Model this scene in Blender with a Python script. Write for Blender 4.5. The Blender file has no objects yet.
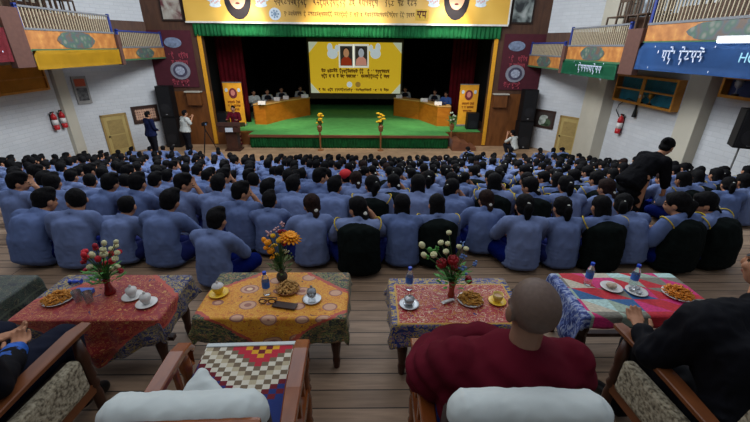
import bpy, bmesh, math, random
from mathutils import Vector, Matrix, Euler, noise
R=math.radians; PI=math.pi
S=bpy.context.scene; COL=S.collection
rnd=random.Random(7)
# ------------------------------------------------------------ camera
F=370.; PITCH=math.atan(165/F); ROLL=R(0.6); CH=1.93; YAW=math.atan(8/F*math.cos(PITCH))
f0=Vector((math.sin(YAW)*math.cos(PITCH),math.cos(YAW)*math.cos(PITCH),-math.sin(PITCH)))
r0=Vector((math.cos(YAW),-math.sin(YAW),0)); u0=r0.cross(f0)
r1=r0*math.cos(ROLL)+u0*math.sin(ROLL); u1=-r0*math.sin(ROLL)+u0*math.cos(ROLL)
cam=bpy.data.cameras.new('camera'); camo=bpy.data.objects.new('camera',cam); COL.objects.link(camo)
cam.sensor_width=36; cam.lens=F*36/750; cam.clip_start=.05; cam.clip_end=200
camo.matrix_world=Matrix.Translation((0,0,CH))@Matrix((r1,u1,-f0)).transposed().to_4x4()
S.camera=camo
def ray(px,py): return f0+r1*(px-375)/F-u1*(py-211)/F
def az(px,py,z): d=ray(px,py); return Vector((0,0,CH))+d*((z-CH)/d.z)
def ay(px,py,y): d=ray(px,py); return Vector((0,0,CH))+d*(y/d.y)
def ax(px,py,x): d=ray(px,py); return Vector((0,0,CH))+d*(x/d.x)
def pr(p):
    v=Vector(p)-Vector((0,0,CH)); z=v.dot(f0); return 375+F*v.dot(r1)/z, 211-F*v.dot(u1)/z
# ------------------------------------------------------------ materials
def srgb(c):
    return tuple(((x/255)/12.92 if x/255<=.04045 else ((x/255+.055)/1.055)**2.4) for x in c[:3])+(1,)
class NT:
    def __init__(s,name):
        s.m=bpy.data.materials.new(name); s.m.use_nodes=True; s.t=s.m.node_tree; s.b=s.t.nodes['Principled BSDF']
    def n(s,typ,**kw):
        o=s.t.nodes.new(typ)
        for k,v in kw.items():
            if k.startswith('i_'): o.inputs[k[2:].replace('_',' ')].default_value=v
            elif k[0]=='I' and k[1:].isdigit(): o.inputs[int(k[1:])].default_value=v
            else: setattr(o,k,v)
        return o
    def l(s,a,b): s.t.links.new(a,b)
    def bump(s,h,strength=.3,dist=.01):
        b=s.n('ShaderNodeBump',i_Strength=strength,i_Distance=dist); s.l(h,b.inputs['Height']); s.l(b.outputs[0],s.b.inputs['Normal'])
    def mix(s,fac,a,b,blend='MIX'):
        o=s.n('ShaderNodeMix',data_type='RGBA',blend_type=blend)
        for sock,v in ((o.inputs[0],fac),(o.inputs[6],a),(o.inputs[7],b)):
            if isinstance(v,(int,float,tuple)): sock.default_value=v
            else: s.l(v,sock)
        return o.outputs[2]
    def math(s,op,a,b=0.):
        o=s.n('ShaderNodeMath',operation=op)
        for i,v in enumerate((a,b)):
            if isinstance(v,(int,float)): o.inputs[i].default_value=v
            else: s.l(v,o.inputs[i])
        return o.outputs[0]
    def ramp(s,fac,stops,interp='LINEAR'):
        o=s.n('ShaderNodeValToRGB'); o.color_ramp.interpolation=interp
        e=o.color_ramp.elements
        while len(e)<len(stops): e.new(.5)
        for i,(p,c) in enumerate(stops): e[i].position=p; e[i].color=c
        s.l(fac,o.inputs[0]); return o.outputs[0]
MC={}
def mat(name,c,rough=.7,var=.12,scale=12,metal=0.,bump=.0,emit=0.,spec=.3,coords='Object',trans=0.,coat=0.,objvar=0.):
    if name in MC: return MC[name]
    n=NT(name); col=srgb(c); b=n.b
    tc=n.n('ShaderNodeTexCoord'); nz=n.n('ShaderNodeTexNoise',i_Scale=float(scale),i_Detail=4.0); n.l(tc.outputs[coords],nz.inputs['Vector'])
    dark=tuple(x*(1-var) for x in col[:3])+(1,); lite=tuple(min(1,x*(1+var)) for x in col[:3])+(1,)
    out=n.ramp(nz.outputs[0],[(.3,dark),(.7,lite)])
    if objvar:
        oi=n.n('ShaderNodeObjectInfo'); hs=n.n('ShaderNodeHueSaturation')
        v=n.math('ADD',n.math('MULTIPLY',oi.outputs['Random'],objvar*2),1-objvar); n.l(v,hs.inputs['Value'])
        s2=n.math('ADD',n.math('MULTIPLY',oi.outputs['Random'],-objvar*1.2),1+objvar*.6); n.l(s2,hs.inputs['Saturation'])
        n.l(out,hs.inputs['Color']); out=hs.outputs[0]
    n.l(out,b.inputs['Base Color'])
    b.inputs['Roughness'].default_value=rough; b.inputs['Metallic'].default_value=metal; b.inputs['Specular IOR Level'].default_value=spec
    if coat: b.inputs['Coat Weight'].default_value=coat; b.inputs['Coat Roughness'].default_value=.12
    if trans: b.inputs['Transmission Weight'].default_value=trans; b.inputs['IOR'].default_value=1.2
    if emit: b.inputs['Emission Color'].default_value=col; b.inputs['Emission Strength'].default_value=emit
    if bump: n.bump(nz.outputs[0],bump)
    MC[name]=n.m; return n.m
def wood_mat(name,c1,c2,scale=(1,12,12),rough=.35,coat=0.,spec=.4):
    if name in MC: return MC[name]
    n=NT(name); tc=n.n('ShaderNodeTexCoord'); mp=n.n('ShaderNodeMapping'); mp.inputs['Scale'].default_value=scale
    n.l(tc.outputs['Object'],mp.inputs[0]); nz=n.n('ShaderNodeTexNoise',i_Scale=3.0,i_Detail=6.0,i_Distortion=.6); n.l(mp.outputs[0],nz.inputs['Vector'])
    n.l(n.ramp(nz.outputs[0],[(.3,srgb(c1)),(.7,srgb(c2))]),n.b.inputs['Base Color'])
    n.b.inputs['Roughness'].default_value=rough; n.b.inputs['Specular IOR Level'].default_value=spec
    if coat: n.b.inputs['Coat Weight'].default_value=coat; n.b.inputs['Coat Roughness'].default_value=.15
    n.bump(nz.outputs[0],.08); MC[name]=n.m; return n.m
def brick_mat(name,c,mort):
    n=NT(name); tc=n.n('ShaderNodeTexCoord'); sp=n.n('ShaderNodeSeparateXYZ'); n.l(tc.outputs['Object'],sp.inputs[0])
    cb=n.n('ShaderNodeCombineXYZ'); n.l(sp.outputs[0],cb.inputs[0]); n.l(sp.outputs[2],cb.inputs[1])
    br=n.n('ShaderNodeTexBrick',i_Scale=1.0); n.l(cb.outputs[0],br.inputs['Vector'])
    br.inputs['Color1'].default_value=srgb(c); br.inputs['Color2'].default_value=srgb(tuple(x*.97 for x in c)); br.inputs['Mortar'].default_value=srgb(mort)
    br.inputs['Mortar Size'].default_value=.012; br.inputs['Mortar Smooth'].default_value=.5; br.inputs['Brick Width'].default_value=.34; br.inputs['Row Height'].default_value=.13
    nz=n.n('ShaderNodeTexNoise',i_Scale=1.3,i_Detail=5.0); n.l(tc.outputs['Object'],nz.inputs['Vector'])
    st=n.ramp(nz.outputs[0],[(.35,(.93,.93,.93,1)),(.65,(1,1,1,1))])
    n.l(n.mix(1.0,br.outputs[0],st,'MULTIPLY'),n.b.inputs['Base Color']); n.b.inputs['Roughness'].default_value=.75
    n.b.inputs['Specular IOR Level'].default_value=.25
    inv=n.math('SUBTRACT',1.0,br.outputs['Fac']); n.bump(inv,.4,.015); MC[name]=n.m; return n.m
def floor_mat(name,cols,wid,rough,length=7.3):
    n=NT(name); tc=n.n('ShaderNodeTexCoord'); sp=n.n('ShaderNodeSeparateXYZ'); n.l(tc.outputs['Object'],sp.inputs[0])
    ry=n.math('DIVIDE',n.math('ADD',sp.outputs[1],50.),wid); row=n.math('FLOOR',ry); fr=n.math('FRACT',ry)
    wn=n.n('ShaderNodeTexWhiteNoise',noise_dimensions='1D'); n.l(row,wn.inputs['W'])
    xx=n.math('FRACT',n.math('ADD',n.math('DIVIDE',n.math('ADD',sp.outputs[0],60.),length),wn.outputs['Value']))
    gap=n.math('MAXIMUM',n.math('LESS_THAN',fr,.06),n.math('LESS_THAN',xx,.006/length))
    br0=n.ramp(wn.outputs['Value'],[(0,srgb(cols[0])),(.5,srgb(tuple((p+q)/2 for p,q in zip(cols[0],cols[1])))),(1,srgb(cols[1]))]); brc=n.mix(gap,br0,srgb(cols[2]))
    mp=n.n('ShaderNodeMapping'); mp.inputs['Scale'].default_value=(1.5,18,1); n.l(tc.outputs['Object'],mp.inputs[0])
    nz=n.n('ShaderNodeTexNoise',i_Scale=2.0,i_Detail=7.0,i_Distortion=.4); n.l(mp.outputs[0],nz.inputs['Vector'])
    g=n.ramp(nz.outputs[0],[(.3,(.72,.70,.68,1)),(.7,(1.12,1.1,1.08,1))])
    n2=n.n('ShaderNodeTexNoise',i_Scale=2.2,i_Detail=3.0); n.l(tc.outputs['Object'],n2.inputs['Vector'])
    g2=n.ramp(n2.outputs[0],[(.35,(.82,.8,.78,1)),(.65,(1.05,1.05,1.05,1))])
    n.l(n.mix(1.,n.mix(1.,brc,g,'MULTIPLY'),g2,'MULTIPLY'),n.b.inputs['Base Color'])
    n.b.inputs['Roughness'].default_value=rough; n.b.inputs['Specular IOR Level'].default_value=.35
    n.bump(n.math('SUBTRACT',n.math('MULTIPLY',nz.outputs[0],.25),gap),.5,.006); MC[name]=n.m; return n.m
# ------------------------------------------------------------ objects
def tag(o,label=None,cat=None,group=None,kind=None):
    if label: o['label']=label
    if cat: o['category']=cat
    if group: o['group']=group
    if kind: o['kind']=kind
    return o
def empty(name,loc=(0,0,0),rz=0.):
    o=bpy.data.objects.new(name,None); o.empty_display_size=.05; COL.objects.link(o); o.location=loc; o.rotation_euler=(0,0,rz); return o
def link(name,me,parent=None,loc=(0,0,0),rot=(0,0,0),scale=(1,1,1)):
    o=bpy.data.objects.new(name,me); COL.objects.link(o); o.parent=parent; o.location=loc; o.rotation_euler=rot; o.scale=scale; return o
def mesh_from(bm,name,mats,smooth=False):
    me=bpy.data.meshes.new(name); bm.to_mesh(me); bm.free()
    for m in (mats if isinstance(mats,(list,tuple)) else [mats]): me.materials.append(m)
    if smooth:
        for p in me.polygons: p.use_smooth=True
    return me
class MB:
    def __init__(s): s.bm=bmesh.new(); s.mi=0; s.uv=None
    def _tag(s,geom):
        for f in {f for v in geom for f in v.link_faces}: f.material_index=s.mi
    def box(s,lo,hi,rot=None,bev=0.,piv=None):
        lo,hi=Vector(lo),Vector(hi); c=(lo+hi)/2; d=hi-lo
        r=bmesh.ops.create_cube(s.bm,size=1.0)['verts']
        for v in r: v.co=Vector((v.co.x*d.x,v.co.y*d.y,v.co.z*d.z))
        if bev:
            es=list({e for v in r for e in v.link_edges}); rr=bmesh.ops.bevel(s.bm,geom=es,offset=bev,segments=2,affect='EDGES',profile=.6)
            r=list({v for f in rr['faces'] for v in f.verts}|{v for v in r if v.is_valid})
        for v in r:
            if rot: v.co=rot@v.co
            v.co+=c
        s._tag(r); return s
    def cyl(s,p0,p1,ra,rb=None,seg=12,caps=True):
        p0,p1=Vector(p0),Vector(p1); rb=ra if rb is None else rb; d=p1-p0
        r=bmesh.ops.create_cone(s.bm,cap_ends=caps,segments=seg,radius1=max(ra,1e-4),radius2=max(rb,1e-4),depth=d.length)['verts']
        q=d.to_track_quat('Z','Y').to_matrix()
        for v in r: v.co=q@v.co+(p0+p1)/2
        s._tag(r); return s
    def ball(s,c,rad,rot=None,sub=2):
        if isinstance(rad,(int,float)): rad=(rad,)*3
        r=bmesh.ops.create_icosphere(s.bm,subdivisions=sub,radius=1.0)['verts']
        for v in r:
            v.co=Vector((v.co.x*rad[0],v.co.y*rad[1],v.co.z*rad[2]))
            if rot: v.co=rot@v.co
            v.co+=Vector(c)
        s._tag(r); return s
    def lathe(s,prof,c=(0,0,0),seg=20,cap=True,axis=None):
        rings=[]; c=Vector(c); q=Vector(axis).to_track_quat('Z','Y').to_matrix() if axis else None
        for (r,z) in prof:
            ring=[]
            for i in range(seg):
                v=Vector((r*math.cos(2*PI*i/seg),r*math.sin(2*PI*i/seg),z)); v=q@v if q else v
                ring.append(s.bm.verts.new(c+v))
            rings.append(ring)
        for a,b in zip(rings,rings[1:]):
            for i in range(seg):
                f=s.bm.faces.new((a[i],a[(i+1)%seg],b[(i+1)%seg],b[i])); f.material_index=s.mi
        if cap:
            for ring,fl in ((rings[0],True),(rings[-1],False)):
                f=s.bm.faces.new(list(reversed(ring)) if fl else ring); f.material_index=s.mi
        return s
    def sweep(s,pts,w,h,up=(0,0,1)):
        """rectangular bar of width w (sideways) and height h along pts (w,h may be lists)"""
        pts=[Vector(p) for p in pts]; n=len(pts); rings=[]
        for i,p in enumerate(pts):
            t=(pts[min(i+1,n-1)]-pts[max(i-1,0)]).normalized(); sd=t.cross(Vector(up)).normalized(); uu=sd.cross(t)
            ww=w[i] if isinstance(w,(list,tuple)) else w; hh=h[i] if isinstance(h,(list,tuple)) else h; b=.3
            cs=[(-.5,-.5+b*.5),(-.5+b*.5*hh/ww if ww>hh else -.35,-.5),(.5-b*.5*hh/ww if ww>hh else .35,-.5),(.5,-.5+b*.5),(.5,.5-b*.5),(.5-b*.5*hh/ww if ww>hh else .35,.5),(-.5+b*.5*hh/ww if ww>hh else -.35,.5),(-.5,.5-b*.5)]
            rings.append([s.bm.verts.new(p+sd*a*ww+uu*c*hh) for a,c in cs])
        for a,b2 in zip(rings,rings[1:]):
            for i in range(8):
                f=s.bm.faces.new((a[i],a[(i+1)%8],b2[(i+1)%8],b2[i])); f.material_index=s.mi
        for rg in (list(reversed(rings[0])),rings[-1]): f=s.bm.faces.new(rg); f.material_index=s.mi
        return s
    def tube(s,pts,r,seg=8):
        pts=[Vector(p) for p in pts]; n=len(pts); rings=[]
        ref=Vector((0,0,1))
        for i,p in enumerate(pts):
            t=(pts[min(i+1,n-1)]-pts[max(i-1,0)]).normalized(); sd=t.cross(ref)
            if sd.length<.1: sd=t.cross(Vector((0,1,0)))
            sd.normalize(); uu=sd.cross(t); rr=r[i] if isinstance(r,(list,tuple)) else r
            rings.append([s.bm.verts.new(p+(sd*math.cos(2*PI*k/seg)+uu*math.sin(2*PI*k/seg))*rr) for k in range(seg)])
        for a,b2 in zip(rings,rings[1:]):
            for i in range(seg):
                f=s.bm.faces.new((a[i],a[(i+1)%seg],b2[(i+1)%seg],b2[i])); f.material_index=s.mi
        for rg in (list(reversed(rings[0])),rings[-1]): f=s.bm.faces.new(rg); f.material_index=s.mi
        return s
    def quad(s,*ps):
        f=s.bm.faces.new([s.bm.verts.new(Vector(p)) for p in ps]); f.material_index=s.mi; return s
    def ngon(s,ps): return s.quad(*ps)
    def disc(s,c,rx,rz,ydir=-1,seg=20,t=.004):
        """thin elliptic plate facing -y"""
        c=Vector(c); a=[s.bm.verts.new(c+Vector((rx*math.cos(2*PI*i/seg),-t,rz*math.sin(2*PI*i/seg)))) for i in range(seg)]
        b=[s.bm.verts.new(v.co+Vector((0,t,0))) for v in a]
        s.bm.faces.new(a).material_index=s.mi
        for i in range(seg): s.bm.faces.new((a[(i+1)%seg],a[i],b[i],b[(i+1)%seg])).material_index=s.mi
        return s
    def mesh(s,name,mats,smooth=False):
        bmesh.ops.recalc_face_normals(s.bm,faces=s.bm.faces[:]); return mesh_from(s.bm,name,mats,smooth)
    def build(s,name,mats,parent=None,smooth=False,loc=(0,0,0),rot=(0,0,0),scale=(1,1,1)):
        o=link(name,s.mesh(name,mats,smooth),parent,loc,rot,scale)
        if smooth=='auto' or smooth: pass
        return o
def Box(lo,hi,bev=0.): return MB().box(lo,hi,bev=bev)
# ------------------------------------------------------------ organic forms
def remesh(bm,voxel,smooth=6,disp=None):
    me=bpy.data.meshes.new('tmp'); bm.to_mesh(me); bm.free()
    o=bpy.data.objects.new('tmp',me); COL.objects.link(o)
    m=o.modifiers.new('r','REMESH'); m.mode='VOXEL'; m.voxel_size=voxel
    if smooth: q=o.modifiers.new('s','SMOOTH'); q.factor=.5; q.iterations=smooth
    dg=bpy.context.evaluated_depsgraph_get(); dg.update()
    out=bpy.data.meshes.new_from_object(o.evaluated_get(dg)); bpy.data.objects.remove(o); bpy.data.meshes.remove(me)
    out.materials.clear()
    for p in out.polygons: p.use_smooth=True
    if disp:
        co=[v.co+v.normal*disp(v.co,v.normal) for v in out.vertices]
        for v,c in zip(out.vertices,co): v.co=c
    return out
def cap(mb,p0,r0_,p1,r1_):
    mb.ball(p0,r0_); mb.ball(p1,r1_); mb.cyl(p0,p1,r0_,r1_,seg=14)
def chain(mb,pts):
    for a,b in zip(pts,pts[1:]): cap(mb,a[0],a[1],b[0],b[1])
def loft(mb,keys,n=5,rot=None):
    """keys: (center, (rx,ry,rz)) ellipsoids interpolated"""
    for (c0,a0),(c1,a1) in zip(keys,keys[1:]):
        for i in range(n+1):
            t=i/n; mb.ball(Vector(c0).lerp(Vector(c1),t),tuple(a0[k]*(1-t)+a1[k]*t for k in range(3)),rot=rot)
def fold(amp=.006,fr=7.,seed=0.,st=(1.3,1.3,.5)):
    def f(co,no):
        p=Vector((co.x*st[0],co.y*st[1],co.z*st[2]))*fr+Vector((seed*3.7,seed,seed*1.3))
        q=Vector((p.x*.8+p.z*.9,p.y,p.z*.7-p.x*.5)); a=noise.noise(p); b=noise.noise(q*2.3+Vector((5,2,1))); c=noise.noise(p*.5+Vector((9,1,4)))
        return amp*((1-abs(a)*2.6)*.7+(1-abs(b)*3.)*.45+c*1.2)
    return f
skinM=mat('skin',(172,122,92),rough=.6,var=.08,scale=8); skinD=mat('skin_brown',(132,96,76),rough=.55,var=.1,scale=9)
lipM=mat('lips',(130,62,56),rough=.5); eyeM=mat('eye_dark',(20,14,12),rough=.3)
hairM=mat('black_hair',(13,12,14),rough=.8,var=.5,scale=60,bump=.5,spec=.12)
hairB=mat('dark_brown_hair',(36,23,20),rough=.8,var=.5,scale=60,bump=.5,spec=.12)
shirtM=mat('school_shirt_blue',(100,115,154),rough=.9,var=.12,scale=7,bump=.3,spec=.08,objvar=.14)
navyM=mat('navy_trousers',(22,32,92),rough=.9,var=.2,scale=8,bump=.15,spec=.1,objvar=.25)
vestM=mat('dark_green_vest',(13,19,18),rough=.95,var=.3,scale=14,bump=.2,spec=.08)
stripeM=mat('yellow_trim',(196,168,52),rough=.8)
tieM=mat('hair_tie_white',(205,205,195),rough=.6)
def hand(mb,w,d,nrm,side=1,curl=.5,s=1.0):
    """palm at wrist w pointing along d, palm normal nrm; five separate fingers, thumb from the side"""
    w=Vector(w); d=Vector(d).normalized(); nrm=Vector(nrm).normalized(); sd=d.cross(nrm).normalized()*side; nrm=sd.cross(d)*side
    for k in range(5): # palm
        mb.ball(w+d*(.02+.016*k)*s,(.03*s,.03*s,.014*s),rot=Matrix((sd,d,nrm)).transposed())
    L=(.066,.076,.072,.056)
    for i in range(4):
        b=w+d*.082*s+sd*(.031-.0205*i)*s; c=0.; p=b; r=.0088*s
        for j,fr in enumerate((.45,.32,.23)):
            c+=curl*(.75 if j else .5); q=p+(d*math.cos(c)-nrm*math.sin(c))*L[i]*fr*s; cap(mb,p,r,q,r*.92); p=q; r*=.93
    b=w+d*.018*s+sd*.026*s; q=b+(sd*.7+d*.75-nrm*.3).normalized()*.038*s; cap(mb,b,.012*s,q,.0105*s); cap(mb,q,.0105*s,q+(d*.95-nrm*.25*(1+curl)).normalized()*.03*s,.009*s)
def head_blobs(mb,hc,M,s=1.):
    def e(c,r,rr=None): mb.ball(hc+M@(Vector(c)*s),tuple(x*s for x in r),rot=(M@rr if rr else M),sub=3)
    e((0,-.012,.02),(.074,.09,.088)); e((0,.02,-.03),(.062,.07,.075)); e((0,.035,-.075),(.042,.045,.035)); e((0,.03,-.05),(.055,.055,.05))
    e((0,.094,-.03),(.012,.014,.018)); e((0,.086,-.01),(.009,.014,.03))
    e((0,.078,.012),(.05,.014,.01)); e((.03,.07,-.03),(.024,.018,.02)); e((-.03,.07,-.03),(.024,.018,.02)); e((0,.078,-.064),(.024,.014,.012))
    for k in(1,-1): e((k*.076,-.008,-.018),(.012,.022,.032))
def head_paint(me,hc,M,s,mats,scalp=None):
    for m in mats: me.materials.append(m)
    Mi=M.inverted()
    for p in me.polygons:
        c=Mi@(p.center-hc)/s
        if scalp and abs(c.x)<.079 and c.z>-.03-.03*(c.y<-.02) and c.z<.16 and c.y<.075 and abs(c.y)<.14: p.material_index=3; continue
        if abs(c.z)>.14 or abs(c.x)>.1 or c.y<.05: continue
        if (abs(abs(c.x)-.03)/.014)**2+((c.z+.004)/.006)**2<1: p.material_index=1
        elif (abs(abs(c.x)-.03)/.02)**2+((c.z-.018)/.005)**2<1: p.material_index=1
        elif (c.x/.024)**2+((c.z+.064)/.008)**2<1: p.material_index=2
def hair_mesh(style,hc,M,s,vox,seed):
    mb=MB(); rr=random.Random(seed)
    def e(c,r): mb.ball(hc+M@(Vector(c)*s),tuple(x*s for x in r),rot=M,sub=3)
    def g(c): return hc+M@(Vector(c)*s)
    if style=='short':
        e((0,-.022,.032),(.085,.098,.092)); e((0,-.05,-.03),(.072,.052,.055)); e((0,.035,.085),(.055,.045,.035)); e((.02,.0,.11),(.05,.06,.03))
    elif style=='crop':
        e((0,-.02,.03),(.081,.094,.09)); e((0,-.045,-.02),(.07,.05,.05)); e((0,.03,.08),(.06,.05,.03))
    else:
        e((0,-.022,.03),(.086,.1,.092)); e((0,-.045,-.03),(.08,.06,.06)); e((0,.04,.075),(.05,.035,.03))
    G=Vector((0,0,-1)); B=M@Vector((0,-1,0))
    if style=='pony':
        p=g((0,-.105,.02)); L=.17+.09*rr.random(); dx=Vector((rr.uniform(-.03,.03),0,0))
        chain(mb,[(p,.03),(p+B*.035+G*.03,.036),(p+B*.03+G*.1+dx,.036),(p+B*.01+G*L+dx*1.5,.018)])
    elif style=='low':
        p=g((0,-.085,-.05)); L=.2+.1*rr.random(); dx=Vector((rr.uniform(-.03,.03),0,0))
        chain(mb,[(p,.035),(p+B*.03+G*.06,.04),(p+B*.02+G*.14+dx,.042),(p+B*.01+G*L+dx*1.5,.02)])
    elif style=='long':
        p=g((0,-.05,-.03))
        loft(mb,[(p,(.082,.06,.06)),(p+B*.03+G*.12,(.085,.045,.05)),(p+B*.035+G*.25,(.075,.04,.05)),(p+B*.02+G*.36,(.05,.03,.05))],4)
    elif style=='bun':
        e((0,-.115,.045),(.042,.038,.042))
    bm=mb.bm
    def dsp(co,no):
        q=M.inverted()@(co-hc); return .0035*s*noise.noise(Vector((q.x*60,q.y*60,q.z*16+seed)))+.004*noise.noise(q*25+Vector((seed,0,0)))
    return remesh(bm,vox,4,dsp)
def tie_mesh(style,hc,M,s):
    mb=MB(); c=(0,-.112,.02) if style=='pony' else (0,-.1,-.055)
    mb.ball(hc+M@(Vector(c)*s),.026*s,sub=2); 
    return mb.mesh('hair_tie',tieM,True)
BASE=dict(pelvis=(0,.13,.12),waist=(0,.115,.27),chest=(0,.15,.41),neck=(0,.185,.53),head=(0,.215,.665),
 sh=(.16,.165,.475),el=(.22,.27,.27),wr=(.12,.43,.2),hip=(.09,.14,.11),kn=(.25,.38,.13),an=(-.05,.46,.06),toe=(-.16,.48,.045))
def figure(J,shirt,pants,hair='short',hairm=None,skin=None,vox=.012,seed=0,hyaw=0.,hpitch=0.,hroll=0.,sleeve=.95,girth=1.,hs=1.,skirt=None,coat=0.,vest=None,handcurl=.5,hvox=None,foldamp=.007,bald=False,lace=None,shoes=None,shirtname='shirt',pantname='trousers',foot=True,handvox=None,loose=.024,handn=(0,0,-1),lowdrop=.035,hemflare=1.):
    """one continuous body mesh (skin) + hair and clothes meshes; J: joints, 2nd entry of a pair is the other side"""
    g={}
    for k,v in {**BASE,**J}.items():
        if k in('sh','el','wr','hip','kn','an','toe'):
            if isinstance(v[0],(tuple,list,Vector)): g[k]=(Vector(v[0]),Vector(v[1]))
            else: g[k]=(Vector(v),Vector((-v[0],v[1],v[2])))
        else: g[k]=Vector(v)
    M=Euler((hpitch,hroll,hyaw),'XYZ').to_matrix(); hc=g['head']
    up=(g['neck']-g['pelvis']).normalized(); sx=(g['sh'][0]-g['sh'][1]).normalized(); fy=up.cross(sx).normalized()
    T=Matrix((sx,fy,up)).transposed(); w=girth
    mb=MB(); shw=(g['sh'][0]-g['sh'][1]).length/2; wb=w*.88
    torso=[(g['pelvis'],(.135*wb,.1*wb,.09)),(g['waist'],(.12*wb,.085*wb,.08)),(g['chest'],(.135*wb,.09*wb,.09)),(g['neck']-up*.065,(shw*.62,.055*wb,.04))]
    loft(mb,torso,4,T); chain(mb,[(g['neck']-up*.04,.055),(hc-M@Vector((0,.0,.06))*hs,.05*hs)])
    head_blobs(mb,hc,M,hs)
    for i in(0,1):
        s_=g['sh'][i]; chain(mb,[(g['neck']-up*.07,.035),(s_-up*.012,.036),(g['el'][i],.036),(g['wr'][i],.026)])
        d=(g['wr'][i]-g['el'][i]).normalized(); n_=Vector(handn); 
        hand(mb,g['wr'][i],d,n_,1 if i==0 else -1,handcurl,1.)
        chain(mb,[(g['pelvis'],.1*w),(g['hip'][i],.085*w),(g['kn'][i],.055),(g['an'][i],.04)])
        if foot: chain(mb,[(g['an'][i],.04),(g['an'][i].lerp(g['toe'][i],.5),.036),(g['toe'][i],.03)])
    body=remesh(mb.bm,handvox or vox*.8,2); body.name='body'; head_paint(body,hc,M,hs,[skin or skinM,eyeM,lipM]+([mat('scalp_stubble',(98,80,70),rough=.55,var=.1,scale=70)] if bald else []),bald)
    out=[('body',body)]
    if not bald:
        h=hair_mesh(hair,hc,M,hs,hvox or vox*.9,seed); h.materials.append(hairm or hairM); out.append(('hair',h))
        if hair in('pony','low') and lace: out.append(('hair_tie',tie_mesh(hair,hc,M,hs)))
    # shirt
    mb=MB(); lo=loose; low=g['pelvis']-up*lowdrop
    loft(mb,[(low,(.16*w+lo*hemflare,.115*w+lo*hemflare,.06)),(g['waist'],(.13*w+lo+.008,.09*w+lo,.08)),(g['chest'],(.145*w+lo,.1*w+lo,.09)),(g['neck']-up*.075,(shw*.8,.07*w+lo*.5,.045))],5,T)
    for i in(0,1):
        s_=g['sh'][i]; e_=g['el'][i]; r_=g['wr'][i]
        a=[(g['neck']-up*.045,.058),(s_-up*.012,.055*w+lo*.45)]
        if sleeve<=1: a.append((s_.lerp(e_,sleeve),.05+lo*.5))
        else: a+= [(e_,.046+lo*.45),(e_.lerp(r_,sleeve-1),.036+lo*.35)]
        chain(mb,a)
    mb.lathe([(.058,-.03),(.056,.012)],g['neck'],16,axis=(hc-g['neck']))
    if coat:
        zz=Vector((g['pelvis'].x,g['pelvis'].y,g['pelvis'].z-coat)); loft(mb,[(low,(.16*w+lo,.12*w+lo,.07)),(zz,(.17*w+lo,.13*w+lo,.04))],4)
    m_=remesh(mb.bm,vox,5,fold(foldamp,8.,seed)); m_.materials.append(shirt); out.append((shirtname,m_))
    if vest:
        mb=MB(); l2=lo+.032
        loft(mb,[(low,(.15*w+l2,.11*w+l2,.08)),(g['waist'],(.13*w+l2+.008,.09*w+l2,.08)),(g['chest'],(.145*w+l2,.1*w+l2,.09)),(g['neck']-up*.06,(shw*.82+.01,.075*w+l2*.6,.05))],5,T)
        m_=remesh(mb.bm,vox,4,fold(foldamp,8.,seed)); m_.materials.append(vest); out.append(('vest',m_))
        for i in(0,1):
            mb=MB(); c=g['sh'][i]+ (Vector((1,0,0)) if i==0 else Vector((-1,0,0)))*-.012 - up*.0; n=16
            ax_=(g['el'][i]-g['sh'][i]).normalized(); ax_=(ax_+sx*(1 if i==0 else -1)*.9).normalized(); q=ax_.to_track_quat('Z','Y').to_matrix(); rr=.057*w+lo*.45+.003
            mb.tube([c+ax_*.026+q@Vector((rr*math.cos(2*PI*k/n),rr*1.05*math.sin(2*PI*k/n),0)) for k in range(n+1)],.006,6)
            out.append(('vest_trim',mb.mesh('vest_trim',stripeM,True)))
    mb=MB()
    if skirt:
        b=g['pelvis']; loft(mb,[(b,(.165*w,.13*w,.09)),(Vector(skirt),(.2*w,.17*w,.06))],5)
    else:
        mb.ball(g['pelvis'],(.155*w,.12*w,.1))
    if not skirt or g['kn'][0].y-g['hip'][0].y>.1:
        for i in(0,1): chain(mb,[(g['pelvis'],.115*w),(g['hip'][i],.1*w),(g['kn'][i],.075),(g['an'][i],.062)])
    m_=remesh(mb.bm,vox*1.1,5,fold(foldamp,8.,seed+7)); m_.materials.append(pants); out.append((pantname,m_))
    if shoes:
        for i in(0,1):
            mb=MB(); chain(mb,[(g['an'][i]-Vector((0,0,.02)),.048),(g['an'][i].lerp(g['toe'][i],.5),.044),(g['toe'][i],.04)])
            m_=remesh(mb.bm,.01,2); m_.materials.append(shoes); out.append(('shoe',m_))
    for n_,m_ in out: m_.name=n_
    return out
def place(parts,loc,rz,label,group=None,scale=1.,name='person',cat='person',sub=True):
    r=empty(name,loc,rz); r.scale=(scale,)*3; tag(r,label,cat,group)
    hairo=None
    for n_,m_ in parts:
        p=hairo if (n_=='hair_tie' and hairo) else r
        o=link(n_,m_,p)
        if n_=='hair': hairo=o
    return r
def joined(parts,name='person'):
    bm=bmesh.new(); mats=[]; off=0
    for n_,m_ in parts:
        n0=len(bm.faces); bm.from_mesh(m_); bm.faces.ensure_lookup_table()
        for i in range(n0,len(bm.faces)): bm.faces[i].material_index+=off
        for mm in m_.materials: mats.append(mm)
        off+=max(1,len(m_.materials))
    return mesh_from(bm,name,mats,True)
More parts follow.
